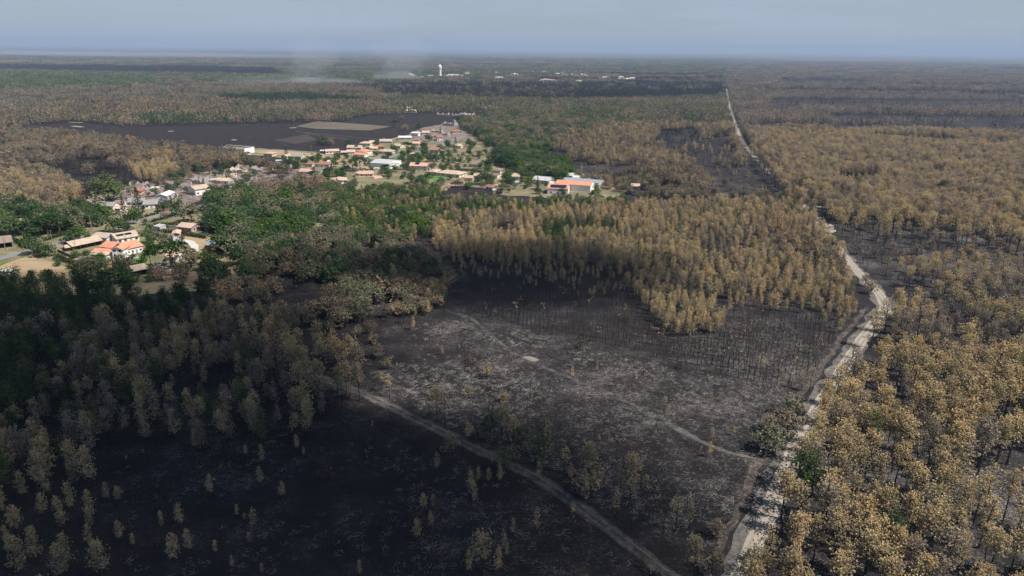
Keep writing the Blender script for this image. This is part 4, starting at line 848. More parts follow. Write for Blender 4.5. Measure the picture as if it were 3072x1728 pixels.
# right of the far straight track
stand('right_upper', [(1862, 322), (2700, 318), (2900, 600), (2300, 560), (2180, 548), (2070, 535), (1990, 482), (1930, 420), (1880, 352)], {'pm': .30, 'pmd': .56, 'pmt': .08, 'pmh': .03, 'bare': .03}, 4.8, (13, 16.5), .97, 'at the open lower edge of the big stand beyond the track')
stand('right_hole', [(2100, 432), (2200, 425), (2220, 445), (2110, 455)], {'pm': 1}, 5, (7, 9), .4)
stand('right_edge', [(2070, 520), (2300, 540), (2900, 580), (2900, 625), (2576, 606), (2300, 585), (2085, 545)], {'pmt': .5, 'pm': .5}, 7.0, (13, 16), .6, 'over pale ash at the stand edge beyond the track')
# left of track, mid distance
stand('mid_tan', [(1380, 330), (1500, 300), (1840, 310), (1875, 380), (1880, 420), (1760, 400), (1560, 420), (1440, 395)], {'py': .22, 'pyd': .33, 'pm': .1, 'blb': .35}, 5.2, (7, 12), .8)
stand('mid_tan_hole', [(1660, 350), (1830, 330), (1850, 390), (1780, 405), (1680, 385)], {'snag': .6, 'snagt': .2, 'py': .2}, 6, (6, 9), .4)
stand('clearing', [(1400, 398), (1900, 408), (1990, 490), (1850, 485), (1640, 465), (1440, 440)], {'snagt': .5, 'py': .3, 'blb': .2}, 12, (4, 7), .6)
stand('mid_brown_clump', [(1590, 420), (1640, 402), (1730, 410), (1790, 440), (1770, 470), (1680, 482), (1600, 450)], {'blb': .7, 'py': .3}, 5, (7, 11), .9)
stand('green_far', [(1150, 300), (1260, 270), (1560, 275), (1620, 300), (1440, 330), (1380, 350), (1300, 350), (1200, 330)], {'bl': .28, 'blo': .34, 'blb': .38}, 6.5, (9, 13), .85)
stand('green_oaks', [(1180, 392), (1260, 372), (1350, 378), (1440, 405), (1430, 440), (1360, 446), (1290, 448), (1210, 438), (1170, 420)], {'bl': .6, 'bly': .25, 'blo': .15}, 6.0, (9, 13), .95, 'in the leafy wood behind the cream bungalows')
stand('green_strip', [(1200, 320), (1400, 330), (1400, 365), (1280, 365), (1210, 350)], {'bl': .28, 'bly': .14, 'blo': .28, 'blb': .30}, 6.5, (8, 12), .85)
# green/tan belt just this side of the village
stand('green_belt', [(820, 545), (860, 480), (920, 466), (1120, 472), (1130, 490), (1250, 500), (1480, 494), (1700, 500), (1740, 515), (1500, 545), (1340, 560), (1080, 590), (930, 580)], {'bl': .15, 'pyg': .15, 'pyh': .24, 'bly': .14, 'py': .18, 'blo': .08, 'blb': .06}, 4.6, (6.5, 10.5), .95, 'in the green belt below the village houses')
stand('tan_main', [(1250, 528), (1500, 505), (1700, 498), (2000, 498), (2062, 548), (2110, 600), (2138, 690), (2152, 780), (2105, 800), (2040, 770), (1960, 735), (1860, 735), (1760, 745), (1640, 705), (1500, 660), (1330, 650), (1150, 635), (1080, 600), (1100, 555)], {'py': .36, 'pyd': .28, 'pm': .10, 'pyt': .14, 'pyh': .06, 'snag': .12}, 4.0, (7.5, 11.5), .94, 'in the large tan plantation in the middle')
stand('tan_fringe', [(1140, 622), (1330, 640), (1500, 648), (1650, 690), (1760, 725), (1960, 712), (2050, 745), (2150, 765), (2140, 815), (2040, 790), (1960, 770), (1860, 775), (1760, 775), (1640, 745), (1500, 690), (1330, 680), (1150, 660)], {'py': .25, 'pyt': .4, 'snag': .35}, 3.9, (5.5, 9), .8, 'x')
stand('tan_main_green', [(1330, 565), (1500, 540), (1560, 560), (1400, 610)], {'pyh': .45, 'pyg': .4, 'py': .15}, 3.8, (8, 10), .95)
stand('tan_gap', [(1225, 552), (1280, 545), (1320, 572), (1250, 582)], {'snag': .7, 'py': .3}, 5, (6, 8), .3)
stand('brown_dark', [(2040, 590), (2115, 620), (2130, 690), (2060, 660), (1900, 600), (1870, 565), (1960, 555)], {'blb': .35, 'bare': .3, 'py': .35}, 4.5, (6, 9), .8)
stand('tan_island', [(1590, 745), (1680, 720), (1790, 740), (1832, 790), (1800, 835), (1720, 838), (1650, 800)], {'py': .7, 'pyt': .3}, 3.4, (7, 9), .97, 'in the tan island among burnt poles')
stand('snag_rows', [(1150, 745), (1300, 690), (1500, 700), (1600, 735), (1700, 830), (1840, 830), (1850, 760), (2000, 755), (2110, 800), (2125, 880), (2050, 950), (1930, 950), (1750, 900), (1500, 830), (1250, 790)], {'snag': .93, 'snagt': .07}, 2.7, (5, 8), .9, 'in the rows of burnt poles')
stand('snag_brown', [(1600, 830), (1850, 800), (2080, 860), (2040, 920), (1900, 910), (1700, 870)], {'snag': .6, 'snagt': .4}, 2.7, (5, 8), .9)
stand('small_pines', [(1130, 640), (1330, 655), (1480, 665), (1560, 680), (1480, 715), (1330, 705), (1200, 690), (1130, 690)], {'pyt': .5, 'py': .5}, 4.5, (4, 6.5), .75, 'in the shaded ragged line before the bare slope')
stand('small_pines2', [(1440, 715), (1560, 700), (1520, 750), (1470, 745)], {'pyt': .6, 'py': .4}, 4.5, (4, 6), .8)
stand('shade_oaks', [(600, 600), (830, 570), (1050, 600), (1120, 640), (1120, 740), (960, 700), (820, 690), (700, 670), (600, 680)], {'blo': .42, 'blb': .26, 'bl': .14, 'py': .18}, 5.5, (7, 11), .82, 'in the shaded oak scrub below the village')
stand('oaks_mid', [(820, 720), (870, 690), (960, 690), (965, 750), (880, 795), (820, 770)], {'blo': .6, 'blb': .4}, 5.2, (8, 11), .95, 'in the dusty oak clump above the ashy ground')
stand('oaks_mid2', [(970, 690), (1110, 690), (1110, 760), (1000, 770)], {'blb': .5, 'py': .3, 'blo': .2}, 4.8, (7, 9), .8)
stand('tan_oaks_left', [(540, 715), (640, 690), (690, 715), (640, 745), (560, 740)], {'blb': .6, 'blo': .4}, 6, (7, 9), .7, 'in the tan oak clump near the red barn')
stand('tan_oaks_row', [(540, 770), (700, 755), (800, 760), (790, 800), (700, 810), (560, 800)], {'blb': .8, 'blo': .2}, 6, (6, 9), .75, 'in the row of brown oaks above the shaded wood')
stand('scrub', [(780, 800), (960, 760), (1100, 770), (1120, 800), (1000, 830), (860, 850)], {'blb': .4, 'pyt': .3, 'bare': .3}, 9, (4, 7), .6)
# village trees
stand('village_oaks', [(520, 480), (640, 470), (700, 500), (800, 520), (800, 560), (640, 600), (540, 600), (520, 540)], {'bl': .58, 'blo': .27, 'bly': .15}, 7.5, (10, 15), .95, 'in the green oak wood inside the village')
stand('village_dark', [(640, 440), (760, 430), (840, 440), (820, 470), (700, 490), (640, 480)], {'bare': .3, 'blb': .45, 'blo': .25}, 6.5, (9, 13), .8, 'in the scorched grove among the ruins')
stand('village_mix', [(700, 480), (860, 455), (900, 470), (850, 560), (790, 570), (740, 520)], {'bl': .5, 'blo': .3, 'bly': .1, 'blb': .1}, 6.5, (8, 12), .85, 'between the village oaks and the green belt')
# left foreground wood
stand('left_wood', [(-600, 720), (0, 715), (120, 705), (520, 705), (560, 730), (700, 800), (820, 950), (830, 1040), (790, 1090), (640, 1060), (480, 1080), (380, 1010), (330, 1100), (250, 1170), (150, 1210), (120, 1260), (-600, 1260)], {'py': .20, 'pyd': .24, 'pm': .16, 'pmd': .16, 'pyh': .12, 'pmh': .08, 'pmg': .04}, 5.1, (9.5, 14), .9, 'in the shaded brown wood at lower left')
stand('left_wood_green', [(-400, 705), (120, 695), (520, 700), (560, 740), (420, 790), (120, 800), (-400, 860)], {'pmg': .7, 'pyg': .15, 'pyh': .15}, 5.4, (12, 15), .92, 'in the dark green fringe behind the shaded wood')
stand('left_wood_half', [(-300, 860), (60, 810), (240, 810), (160, 920), (40, 1030), (-300, 1100)], {'pmh': .4, 'pmd': .15, 'pmg': .45}, 5, (11, 14), .9, 'in the half green patch of the shaded wood')
stand('left_hole', [(400, 940), (450, 900), (590, 905), (590, 950), (520, 985), (430, 985)], {'snag': .3, 'py': .4, 'pyt': .3}, 7, (6, 9), .4)
stand('left_low', [(480, 1080), (640, 1060), (790, 1060), (760, 1130), (640, 1140), (560, 1170), (420, 1170)], {'py': .8, 'pm': .2}, 6.5, (7, 10), .6, 'x')
stand('left_hole2', [(170, 1110), (300, 1050), (480, 1080), (420, 1160), (250, 1180)], {'pyt': 1}, 10, (5, 7), .3)
stand('sunlit_pines', [(705, 865), (780, 830), (860, 850), (930, 880), (925, 960), (800, 985), (720, 930)], {'pm': .8, 'pmt': .2}, 5.0, (11, 14), .85, 'in the sunlit clump where the grey track starts')
stand('bottom_left', [(-500, 1230), (130, 1180), (250, 1220), (300, 1290), (240, 1380), (290, 1480), (-500, 1600)], {'py': .8, 'pm': .2}, 6.0, (7, 10), .6, 'in the shaded thicket at the lower left corner')
# right foreground
stand('right_front', [(1855, 1500), (1905, 1330), (1965, 1200), (1980, 1100), (2015, 1035), (2110, 935), (2195, 870), (2300, 850), (2900, 880), (2900, 1700), (1900, 1700)], {'pm': .78, 'pmd': .12, 'pmh': .03, 'pmt': .07}, 5.5, (12, 15.5), .93, 'in the sunlit tan stand right of the sandy track')
stand('right_front_open', [(2440, 1150), (2700, 1050), (2900, 1400), (2560, 1330)], {'pmt': .7, 'pm': .3}, 6.5, (11, 14), .55, 'in the thin open part of the sunlit stand')
stand('right_mid', [(2236, 735), (2290, 700), (2576, 760), (2900, 800), (2900, 905), (2576, 890), (2300, 870), (2235, 800)], {'pm': .50, 'pmd': .33, 'pmt': .17}, 5.7, (11.5, 15), .88, 'in the stand right of the bend of the sandy track')
stand('right_mid_back', [(2240, 650), (2400, 640), (2900, 690), (2900, 790), (2576, 745), (2300, 695)], {'pm': .35, 'pmd': .40, 'pmt': .25}, 5.2, (10, 13), .82, 'in the band behind the bend of the sandy track')
stand('right_dark', [(2130, 590), (2300, 575), (2900, 630), (2900, 680), (2400, 636), (2240, 645), (2180, 690)], {'bare': .35, 'snag': .45, 'blb': .2}, 5.5, (5, 8), .65, 'in the charred strip beyond the track bend')
stand('right_trunks', [(2240, 690), (2300, 690), (2330, 720), (2250, 740)], {'snag': .8, 'pmt': .2}, 5, (8, 11), .5)
stand('ditch_side', [(1955, 1050), (2000, 1010), (2035, 1035), (2000, 1100), (1960, 1150), (1910, 1120)], {'blb': .5, 'blo': .5}, 5.5, (6, 8), .9, 'in the bushy clump by the ditch and faint track')

stand('brown_scrub', [(1440, 436), (1600, 430), (1800, 480), (2000, 486), (2010, 500), (1700, 496), (1590, 482), (1500, 462)], {'blb': .5, 'blo': .2, 'bare': .3}, 5, (4, 8), .75)
for nm_, pl, dn in (('gap_a', [(1912, 298), (2110, 302), (2700, 303), (2700, 322), (2120, 326), (1910, 317)], .06), ('gap_b', [(2080, 275), (2700, 286), (2700, 303), (2080, 296)], .05), ('gap_c', [(1940, 240), (2700, 246), (2700, 262), (2300, 267), (1930, 262)], .05), ('gap_d', [(1960, 194), (2180, 196), (2180, 208), (1960, 206)], .05), ('gap_i', [(1900, 216), (2400, 221), (2700, 226), (2700, 235), (2300, 231), (1900, 225)], .1), ('gap_j', [(2250, 205), (2700, 208), (2700, 214), (2300, 212)], .1),
                     ('gap_e', [(1600, 205), (1820, 207), (1820, 215), (1600, 213)], .2), ('gap_f', [(1440, 228), (1810, 222), (1810, 238), (1560, 246), (1440, 248)], .75), ('gap_g', [(2200, 336), (2420, 345), (2700, 352), (2700, 362), (2420, 356), (2200, 346)], .35), ('gap_h', [(1660, 318), (1750, 312), (1760, 345), (1690, 362), (1650, 350)], .4)):
    stand(nm_, pl, {'bare': .7, 'snag': .3}, 9, (7, 10), dn)
stand('garden_trees', [(60, 600), (300, 560), (560, 560), (560, 700), (400, 740), (200, 700), (90, 640)], {'bl': .45, 'bly': .3, 'blo': .25}, 9, (2.5, 6), .45, 'in the gardens of the near village')
stand('garden_trees_far', [(690, 400), (900, 380), (1180, 350), (1260, 400), (1480, 450), (1500, 480), (1120, 470), (920, 462), (780, 440)], {'bl': .55, 'bly': .25, 'blo': .20}, 11, (4, 8.5), .62, 'in the gardens of the far village')
stand('ruin_trees', [(300, 455), (560, 400), (700, 420), (780, 430), (560, 480), (420, 500)], {'blb': .45, 'bare': .25, 'bl': .3}, 8.5, (4, 8), .6, 'among the ruins')
stand('clearing_low', [(280, 1140), (640, 1080), (860, 1010), (1200, 1160), (1700, 1449), (300, 1449)], {'pyt': .2, 'snag': .5, 'shrub': .3}, 7, (1.2, 3.8), .34, 'x')
stand('ash_low', [(900, 860), (1150, 790), (1500, 840), (1900, 950), (1990, 1000), (1900, 1110), (1940, 1180), (1800, 1400), (1300, 1170), (1000, 1010)], {'pyt': .12, 'snag': .7, 'shrub': .18}, 6.5, (1.2, 4.5), .34, 'x')
stand('track_line', [(1040, 1020), (1200, 1075), (1440, 1170), (1640, 1240), (1760, 1330), (1700, 1370), (1560, 1290), (1400, 1225), (1200, 1140), (1060, 1070)], {'pmt': .35, 'blo': .2, 'blb': .2, 'snag': .25}, 6, (6, 11), .5, 'x')
# hand placed single trees: (crop or 'v', x, y of the foot, proto, height, label)
HAND = [
 (1, 1112, 870, 'umb', 12, 'larger of the twin umbrella pines before the white villa', 1.7), (1, 885, 880, 'umb', 10, 'smaller of the twin umbrella pines before the white villa', 1.5),
 (3, 1255, 595, 'umb', 9, 'neat umbrella pine beside the grey paved courtyard lawn', .95), (3, 1560, 600, 'umb', 13, 'wide dark cedar like pine over the hidden orange roof', 1.5), (3, 2445, 600, 'umb', 7, 'small umbrella pine past the bright green maple', .9),
 (5, 1110, 810, 'umb', 12, 'broad umbrella pine between dry meadow and warehouse', 1.5), (5, 520, 950, 'umb', 9, 'left of the two round pines near the pink hip roof', .75), (5, 812, 940, 'umb', 9, 'right of the two round pines near the pink hip roof', .8),
 (5, 1962, 492, 'umb', 12, 'spreading umbrella pine by the side road', 1.0), (5, 1610, 870, 'umb', 8, 'low umbrella pine before the warehouse white end', 1.5), (5, 2285, 440, 'umb', 8, 'umbrella pine past the side road near the red roof', 1.0), (5, 290, 1010, 'umb', 9, 'greyish round pine with thinning crown', 1.2),
 (2, 1080, 880, 'con', 15, 'left of the pair of tall dark conifers', 1), (2, 1345, 790, 'con', 18, 'right and taller of the pair of dark conifers', 1.15), (7, 690, 560, 'con', 11, 'small pointed fir before the grey roofed barn', .8),
 (4, 1835, 275, 'con', 8, 'small dark conifer beside the row of cream houses', 1.4), (8, 1330, 830, 'con', 9, 'dense dark conifer at the road junction', 1.4), (3, 1610, 725, 'con', 9, 'column shaped dark cypress under the wide cedar', .9), (5, 970, 835, 'con', 5, 'squat dark cypress beside the salmon roof', 1.3), (5, 685, 880, 'con', 5, 'thin cypress between the two round pines', .7),
 (2, 1245, 935, 'bly', 10, 'light green slender tree at the roadside', .7), (2, 880, 1085, 'bl', 11, 'bright dense tree above the solar roofed house', 1.1), (2, 690, 850, 'bly', 11, 'yellow green tree below the grey roofed white house', 1.0), (2, 560, 740, 'bl', 8, 'dark round tree touching the yellow green one', .9),
 (2, 380, 960, 'bl', 9, 'dull green tree left of the tall grey pole', 1.1), (2, 560, 980, 'bl', 9, 'dull green tree right of the tall grey pole', 1.0), (2, 780, 490, 'bl', 17, 'huge round oak at the foot of the black slope', 1.35), (2, 600, 470, 'blb', 12, 'rust tinted crown beside the huge round oak', 1.1),
 (2, 1780, 700, 'bl', 8, 'dark tree behind the brick red wall', 1.0), (2, 2020, 775, 'bl', 11, 'tall oak at the end of the brick red wall', .95), (2, 2300, 890, 'blo', 12, 'pale green oak above the mauve walled house', 1.15), (2, 1450, 950, 'shrubg', 4, 'round bush at the roadside bend', 1), (2, 1540, 1040, 'shrubg', 3.5, 'bush beside the corrugated metal shed', 1.2),
 (1, 570, 560, 'blgrey', 8, 'silvery olive tree behind the white villa', 1.05), (1, 1070, 520, 'blb', 9, 'tan scorched tree between green wood and villa', .9), (1, 360, 850, 'blgrey', 4.5, 'small tree on the villa terrace corner', .9), (1, 640, 1240, 'bl', 9, 'left of the two dark trees on the road corner', 1.05), (1, 850, 1285, 'bl', 8, 'right of the two dark trees on the road corner', 1.2), (1, 520, 1100, 'bly', 7, 'yellowish tree behind the road corner trees', 1.2),
 (1, 640, 950, 'bl', 7, 'dark tree in front of the villa lawn', 1.2), (1, 1300, 1040, 'bl', 7, 'green tree left in the clump above the long barn', 1.1), (1, 1490, 1010, 'bly', 8.5, 'bright lime tree above the long barn', 1.15), (1, 40, 740, 'blo', 4.5, 'greyish bush at the left edge by the villa', 1.2),
 (1, 1100, 1350, 'shrubg', 3.5, 'round bush at the field corner', 1.3), (3, 300, 590, 'bl', 6, 'dark bush left below the courtyard', 1.3), (3, 520, 590, 'bl', 6.5, 'dark bush right below the courtyard', 1.2), (3, 1220, 250, 'bl', 8, 'dark tree between the solar roof and dusty oak', .9), (3, 1430, 330, 'blo', 9, 'dusty grey green oak before the narrow white house', 1.2),
 (3, 1240, 370, 'bly', 5, 'small lime coloured bush beside the dusty oak', 1.0), (3, 1850, 600, 'blb', 10, 'large brown leaved tree next to the wide cedar', 1.2), (3, 2140, 650, 'bly', 11, 'vivid green maple beside the bare soil yard', 1.15), (3, 1740, 780, 'blo', 8, 'grey green tree in the bare soil yard', 1.0), (3, 1720, 250, 'blb', 5, 'brown scorched bush by the white drive', 1.1),
 (3, 2200, 880, 'bl', 13, 'dark green tree at the corner of the bare soil yard', .95), (3, 2330, 760, 'bl', 7, 'low dark tree beside the corner tree', 1), (3, 800, 650, 'blo', 8, 'olive tree left of the open barn', 1.2), (3, 370, 760, 'blo', 9, 'olive tinted tree above the shaded wood', 1.2), (3, 560, 860, 'bl', 9, 'green tree under the swallowed orange roof', 1.1), (3, 850, 850, 'bl', 10, 'green tree hiding the open barn corner', 1.15), (3, 370, 620, 'blb', 6, 'orange brown bush by the harvested field', 1.1),
 (3, 1290, 760, 'blb', 6, 'tan bush below the open barn', 1.2), (3, 1420, 800, 'blb', 6, 'pale tan bush right of the open barn', 1.4), (3, 1230, 700, 'bly', 3.5, 'low lime shrub at the open barn corner', 1.2), (3, 2470, 420, 'blo', 11, 'tall greyish tree above the red barn corner', 1.15), (3, 2400, 330, 'blgrey', 9, 'silvery tree right behind the vineyard', 1.0),
 (9, 60, 950, 'bl', 9, 'leafy tree at left edge before the harvested field', 1.3), (9, 350, 880, 'bly', 5, 'yellowish bush at the harvested field edge', 1.2),
 (5, 420, 340, 'bl', 9, 'dark round tree on the burnt field, first of the pair', 1.3), (5, 560, 345, 'blb', 8, 'scorched tree beside the dark round pair', 1.2), (5, 900, 350, 'bl', 7, 'mid green tree behind the bungalows at the field', 1.3), (5, 245, 665, 'bl', 8, 'dark tree behind the dusky red roof', 1.0), (5, 480, 615, 'con', 4, 'small conifer on the dry meadow hedge', 1.3),
 (5, 1400, 360, 'bl', 6, 'dark bush between cream and grey bungalows', 1.1), (5, 1710, 430, 'bl', 6, 'dark garden tree behind the bend', 1.1), (5, 2310, 560, 'bl', 8, 'dark tree before the grey two storey house', 1.0), (5, 2060, 660, 'bl', 7, 'leafy tree below the tiny garden house', 1.3), (5, 2200, 650, 'bly', 7, 'brighter leafy tree below the tiny garden house', 1.2), (5, 1930, 790, 'bl', 6, 'dark bush left of the two storey cream house', 1.4), (5, 1760, 830, 'bly', 5.5, 'yellow green bush at the warehouse corner', 1.3),
 (5, 2450, 640, 'bl', 9, 'dark oak right of the grey two storey house', 1.3), (6, 1600, 760, 'bl', 11, 'bushy chestnut in front of the tall hip roof', 1.05), (6, 1500, 740, 'blb', 9, 'orange flecked tree beside the bushy chestnut', .9), (6, 1960, 700, 'bl', 8, 'round dark tree left of the blue pool', 1.1), (6, 2300, 650, 'bl', 8, 'broad round tree behind the blue pool', 1.4), (6, 640, 430, 'blgrey', 4, 'silvery shrub between two villas', 1.2),
 (6, 740, 880, 'blo', 8, 'olive pine on the left corner of the black plot', 1.0), (6, 400, 780, 'bl', 8, 'dense tree before the modern villa lawn', 1.4), (6, 1240, 790, 'shrubg', 3, 'dark bush by the old red shed', 1.6), (6, 1420, 760, 'blgrey', 6, 'grey green willow beside the chestnut', 1.1),
 (7, 120, 400, 'bl', 8, 'dark tree over the pool fence', 1.0), (7, 530, 480, 'bly', 7, 'yellowish tree left of the small fir', 1.2), (7, 700, 620, 'bl', 5, 'dark bush at the supermarket yard', 1.2), (7, 1150, 640, 'bl', 5, 'small green tree at the supermarket wall', 1.0),
 (8, 830, 760, 'bl', 9, 'bright green tree beside the dark red steep roof', 1.0), (8, 740, 900, 'bl', 7, 'tree at the second umbrella pine', 1.1), (8, 200, 500, 'umb', 10, 'dark flat topped pine on the burnt plot', 1.4), (8, 400, 560, 'blb', 8, 'scorched dark tree among the burnt plots', 1.4), (8, 680, 640, 'bare', 9, 'black leafless tree by the white blocky house', 1), (8, 1050, 620, 'con', 9, 'small black fir among the ruins', .8),
 (8, 340, 360, 'blb', 7, 'pale brown tree behind the flat topped pine', 1.3), (8, 660, 500, 'bl', 6, 'small dark tree at the black field edge', 1.2),
 ('v', 1938, 1135, 'blo', 7.5, 'biggest dusty bush where the faint track meets the ditch', 1.25), ('v', 1978, 1095, 'blb', 8, 'brown leaved tree just above the biggest ditch bush', 1.1), ('v', 1990, 1050, 'blo', 7, 'dusty tree hanging over the ditch and sandy track', 1.1), ('v', 1935, 1085, 'blb', 5.5, 'low brown bush on the clearing side of the ditch', 1.2),
 ('v', 228, 290, 'bl', 12, 'dark green tree at the far field edge', 1.3), ('v', 812, 360, 'bl', 8, 'low dark tree out on the burnt field', 1.5)]
LONE = [  # lone trees on the open burnt ground: view x, y of the foot, proto, height
 (660, 1165, 'py', 6), (748, 1135, 'py', 5.5), (532, 1250, 'py', 6.5), (656, 1225, 'py', 6), (710, 1255, 'py', 5), (455, 1325, 'py', 6.5), (408, 1325, 'py', 4.5), (305, 1365, 'py', 6), (597, 1300, 'py', 3.5), (640, 1330, 'pyt', 6), (476, 1388, 'py', 6), (440, 1420, 'py', 8), (545, 1395, 'py', 4), (585, 1430, 'py', 3.5), (335, 1375, 'py', 3.5), (620, 1150, 'py', 4), (765, 1150, 'pyt', 3.5), (300, 1265, 'py', 5), (270, 1260, 'py', 5.5), (230, 1305, 'py', 8), (160, 1330, 'py', 9), (185, 1290, 'py', 9), (745, 1110, 'pm', 9), (905, 1449, 'py', 4), (660, 1445, 'py', 3),
 (880, 1010, 'pmt', 7), (980, 1000, 'pmt', 8), (960, 985, 'pmt', 7), (1100, 1060, 'pm', 12), (1120, 1075, 'pmt', 11), (1080, 1050, 'pmt', 9), (1180, 1110, 'py', 6), (1260, 1120, 'pm', 13), (1235, 1105, 'blo', 9), (1290, 1125, 'pm', 10), (1310, 1130, 'blo', 8), (1380, 1150, 'pmt', 12), (1360, 1160, 'blo', 9), (1420, 1190, 'pmt', 8), (1480, 1205, 'pm', 11), (1465, 1200, 'pmt', 9), (1585, 1255, 'pm', 13), (1560, 1240, 'pmt', 8), (1620, 1265, 'pmt', 8), (1435, 1215, 'pyt', 6),
 (1100, 1185, 'pyt', 6), (1205, 1215, 'py', 5), (1260, 1215, 'py', 6), (1230, 1220, 'py', 5), (1185, 1245, 'py', 7.5), (1195, 1265, 'py', 6), (1065, 1285, 'py', 5), (1090, 1280, 'pyt', 4.5), (1050, 1360, 'py', 6), (1085, 1330, 'pyt', 5), (1290, 1345, 'py', 4.5), (1350, 1340, 'pyt', 7), (1270, 1385, 'pyt', 6), (1215, 1470, 'pm', 13), (1180, 1440, 'py', 6), (1250, 1440, 'py', 7), (1275, 1400, 'pyt', 4), (1355, 1210, 'pyt', 6), (1475, 1270, 'pyt', 6), (1440, 1300, 'pyt', 5), (1550, 1305, 'pmt', 8), (1700, 1335, 'pmt', 9), (1735, 1330, 'pyt', 8), (1745, 1470, 'pm', 13), (1790, 1440, 'blb', 7), (1800, 1350, 'blb', 5), (1620, 1310, 'snagt', 8),
 (1440, 955, 'pyt', 5.5), (1500, 935, 'pyt', 4), (1560, 925, 'pyt', 4.5), (1670, 1040, 'pmt', 6), (1675, 1060, 'pyt', 6), (1790, 1110, 'pyt', 4.5), (1845, 1095, 'py', 3), (1785, 1150, 'py', 5), (1600, 960, 'pyt', 4), (1905, 925, 'py', 5), (1570, 1000, 'snagt', 6), (1345, 1010, 'snagt', 6), (1265, 1010, 'blb', 4), (1225, 950, 'blb', 5), (1180, 1000, 'blb', 4), (1040, 830, 'py', 6), (1045, 800, 'py', 5), (2035, 985, 'pmt', 9), (2015, 980, 'pyt', 7), (1990, 975, 'pyt', 5), (1965, 950, 'pyt', 4), (1920, 930, 'pyt', 5),
 (940, 865, 'blb', 5), (1000, 780, 'blb', 5), (1015, 815, 'bare', 6), (900, 850, 'blb', 5), (1160, 755, 'bare', 7), (950, 900, 'blb', 6), (975, 930, 'blb', 5), (2190, 875, 'pm', 15), (2145, 900, 'bare', 8), (2110, 575, 'pm', 14), (2125, 580, 'pmt', 14), (2095, 565, 'pmt', 12), (2190, 740, 'blb', 7), (2175, 720, 'blb', 6), (2155, 640, 'blb', 7), (2200, 650, 'blb', 6), (2175, 580, 'blb', 8), (2210, 600, 'blb', 7)]
import builtins
ORD = "first second third fourth fifth sixth seventh eighth ninth tenth eleventh twelfth thirteenth fourteenth fifteenth sixteenth seventeenth eighteenth nineteenth twentieth twenty-first twenty-second twenty-third twenty-fourth twenty-fifth twenty-sixth twenty-seventh twenty-eighth twenty-ninth thirtieth".split()
NM = {'pm': 'scorched_pine', 'pmt': 'scorched_pine', 'pmd': 'scorched_pine', 'pyd': 'young_scorched_pine', 'pmh': 'half_scorched_pine', 'pmg': 'green_pine', 'py': 'young_scorched_pine', 'pyt': 'young_scorched_pine', 'pyh': 'half_scorched_pine', 'pyg': 'green_pine', 'bl': 'leafy_tree', 'bly': 'leafy_tree', 'blo': 'dusty_oak', 'blb': 'scorched_oak',
      'blgrey': 'silvery_tree', 'bare': 'charred_tree', 'shrub': 'shrub', 'shrubg': 'shrub', 'umb': 'umbrella_pine', 'con': 'conifer', 'snag': 'burnt_pole_tree', 'snagt': 'burnt_pole_tree'}
LOOK = {'pm': 'tall tan scorched pine with full crown', 'pmt': 'thin crowned scorched pine', 'pmh': 'tall pine with half green half brown crown', 'pmg': 'tall dark green pine', 'py': 'pointed young pine with tan needles', 'pyt': 'sparse young pine, half its needles gone', 'pyh': 'pointed pine turning from green to tan', 'pyg': 'green young pine',
        'bl': 'round dark green tree', 'bly': 'light green tree', 'blo': 'oak with dusty olive leaves', 'blb': 'oak with brown scorched leaves', 'bare': 'black leafless tree', 'snag': 'bare black burnt pole', 'snagt': 'burnt pole with scraps of brown needles'}
NTREE = 0
def place_tree(key, var, x, y, h, rz, label, group, wscale=1.0, tilt=0.0):
    global NTREE; NTREE += 1
    p = PROTO[key][var % len(PROTO[key])]; s = h / p['h']
    o = empty(NM[key], (x, y, 0), rz); o.rotation_euler[0] = tilt; o.scale = (s * wscale, s * wscale, s); tag(o, label, 'shrub' if 'shrub' in key else 'tree', group)
    link("trunk", p['trunk'], o)
    if p['crown']: link("crown", p['crown'], o)
    return o
for hnd in HAND:
    k, x, y, key, h, lb, ws = hnd
    q = V(x, y) if k == 'v' else K(k, x, y); taken.append((*q, 3.0 + h * .1))
    place_tree(key, rng.integers(9), q[0], q[1], h * 1.12, rng.uniform(0, 6.28), lb, None, ws)
def lone_zone(x, y):
    if y > 1120 and x < 800: return "of the lone pines in the dark clearing"
    if x < 800: return "of the shaded strays by the brown wood"
    if 2050 < x and y < 700: return "of the strays by the pale sand patch"
    if x > 2100: return "of the trees leaning over the track bend"
    if 1040 < x < 1640 and 1040 < y < 1270 and y < 1010 + (x - 900) * .47 + 10: return "of the trees lining the grey track"
    if y > 1010 + (x - 900) * .47 : return "of the small trees below the grey track"
    if x > 1400 and y < 1200: return "of the thin trees on the ashy ground"
    return "of the brown trees above the grey track"
zc = {}
for (x, y, key, h) in sorted(LONE):
    q = V(x, y); z = lone_zone(x, y); zc[z] = zc.get(z, 0) + 1; taken.append((*q, 3.2))
    n = zc[z] - 1; lb = f"{ORD[n] if n < 30 else 'another'} from the left {z}"
    place_tree(key, rng.integers(9), q[0], q[1], h, rng.uniform(0, 6.28), lb, "lone trees on the burnt ground", rng.uniform(.85, 1.05), rng.normal() * .03)

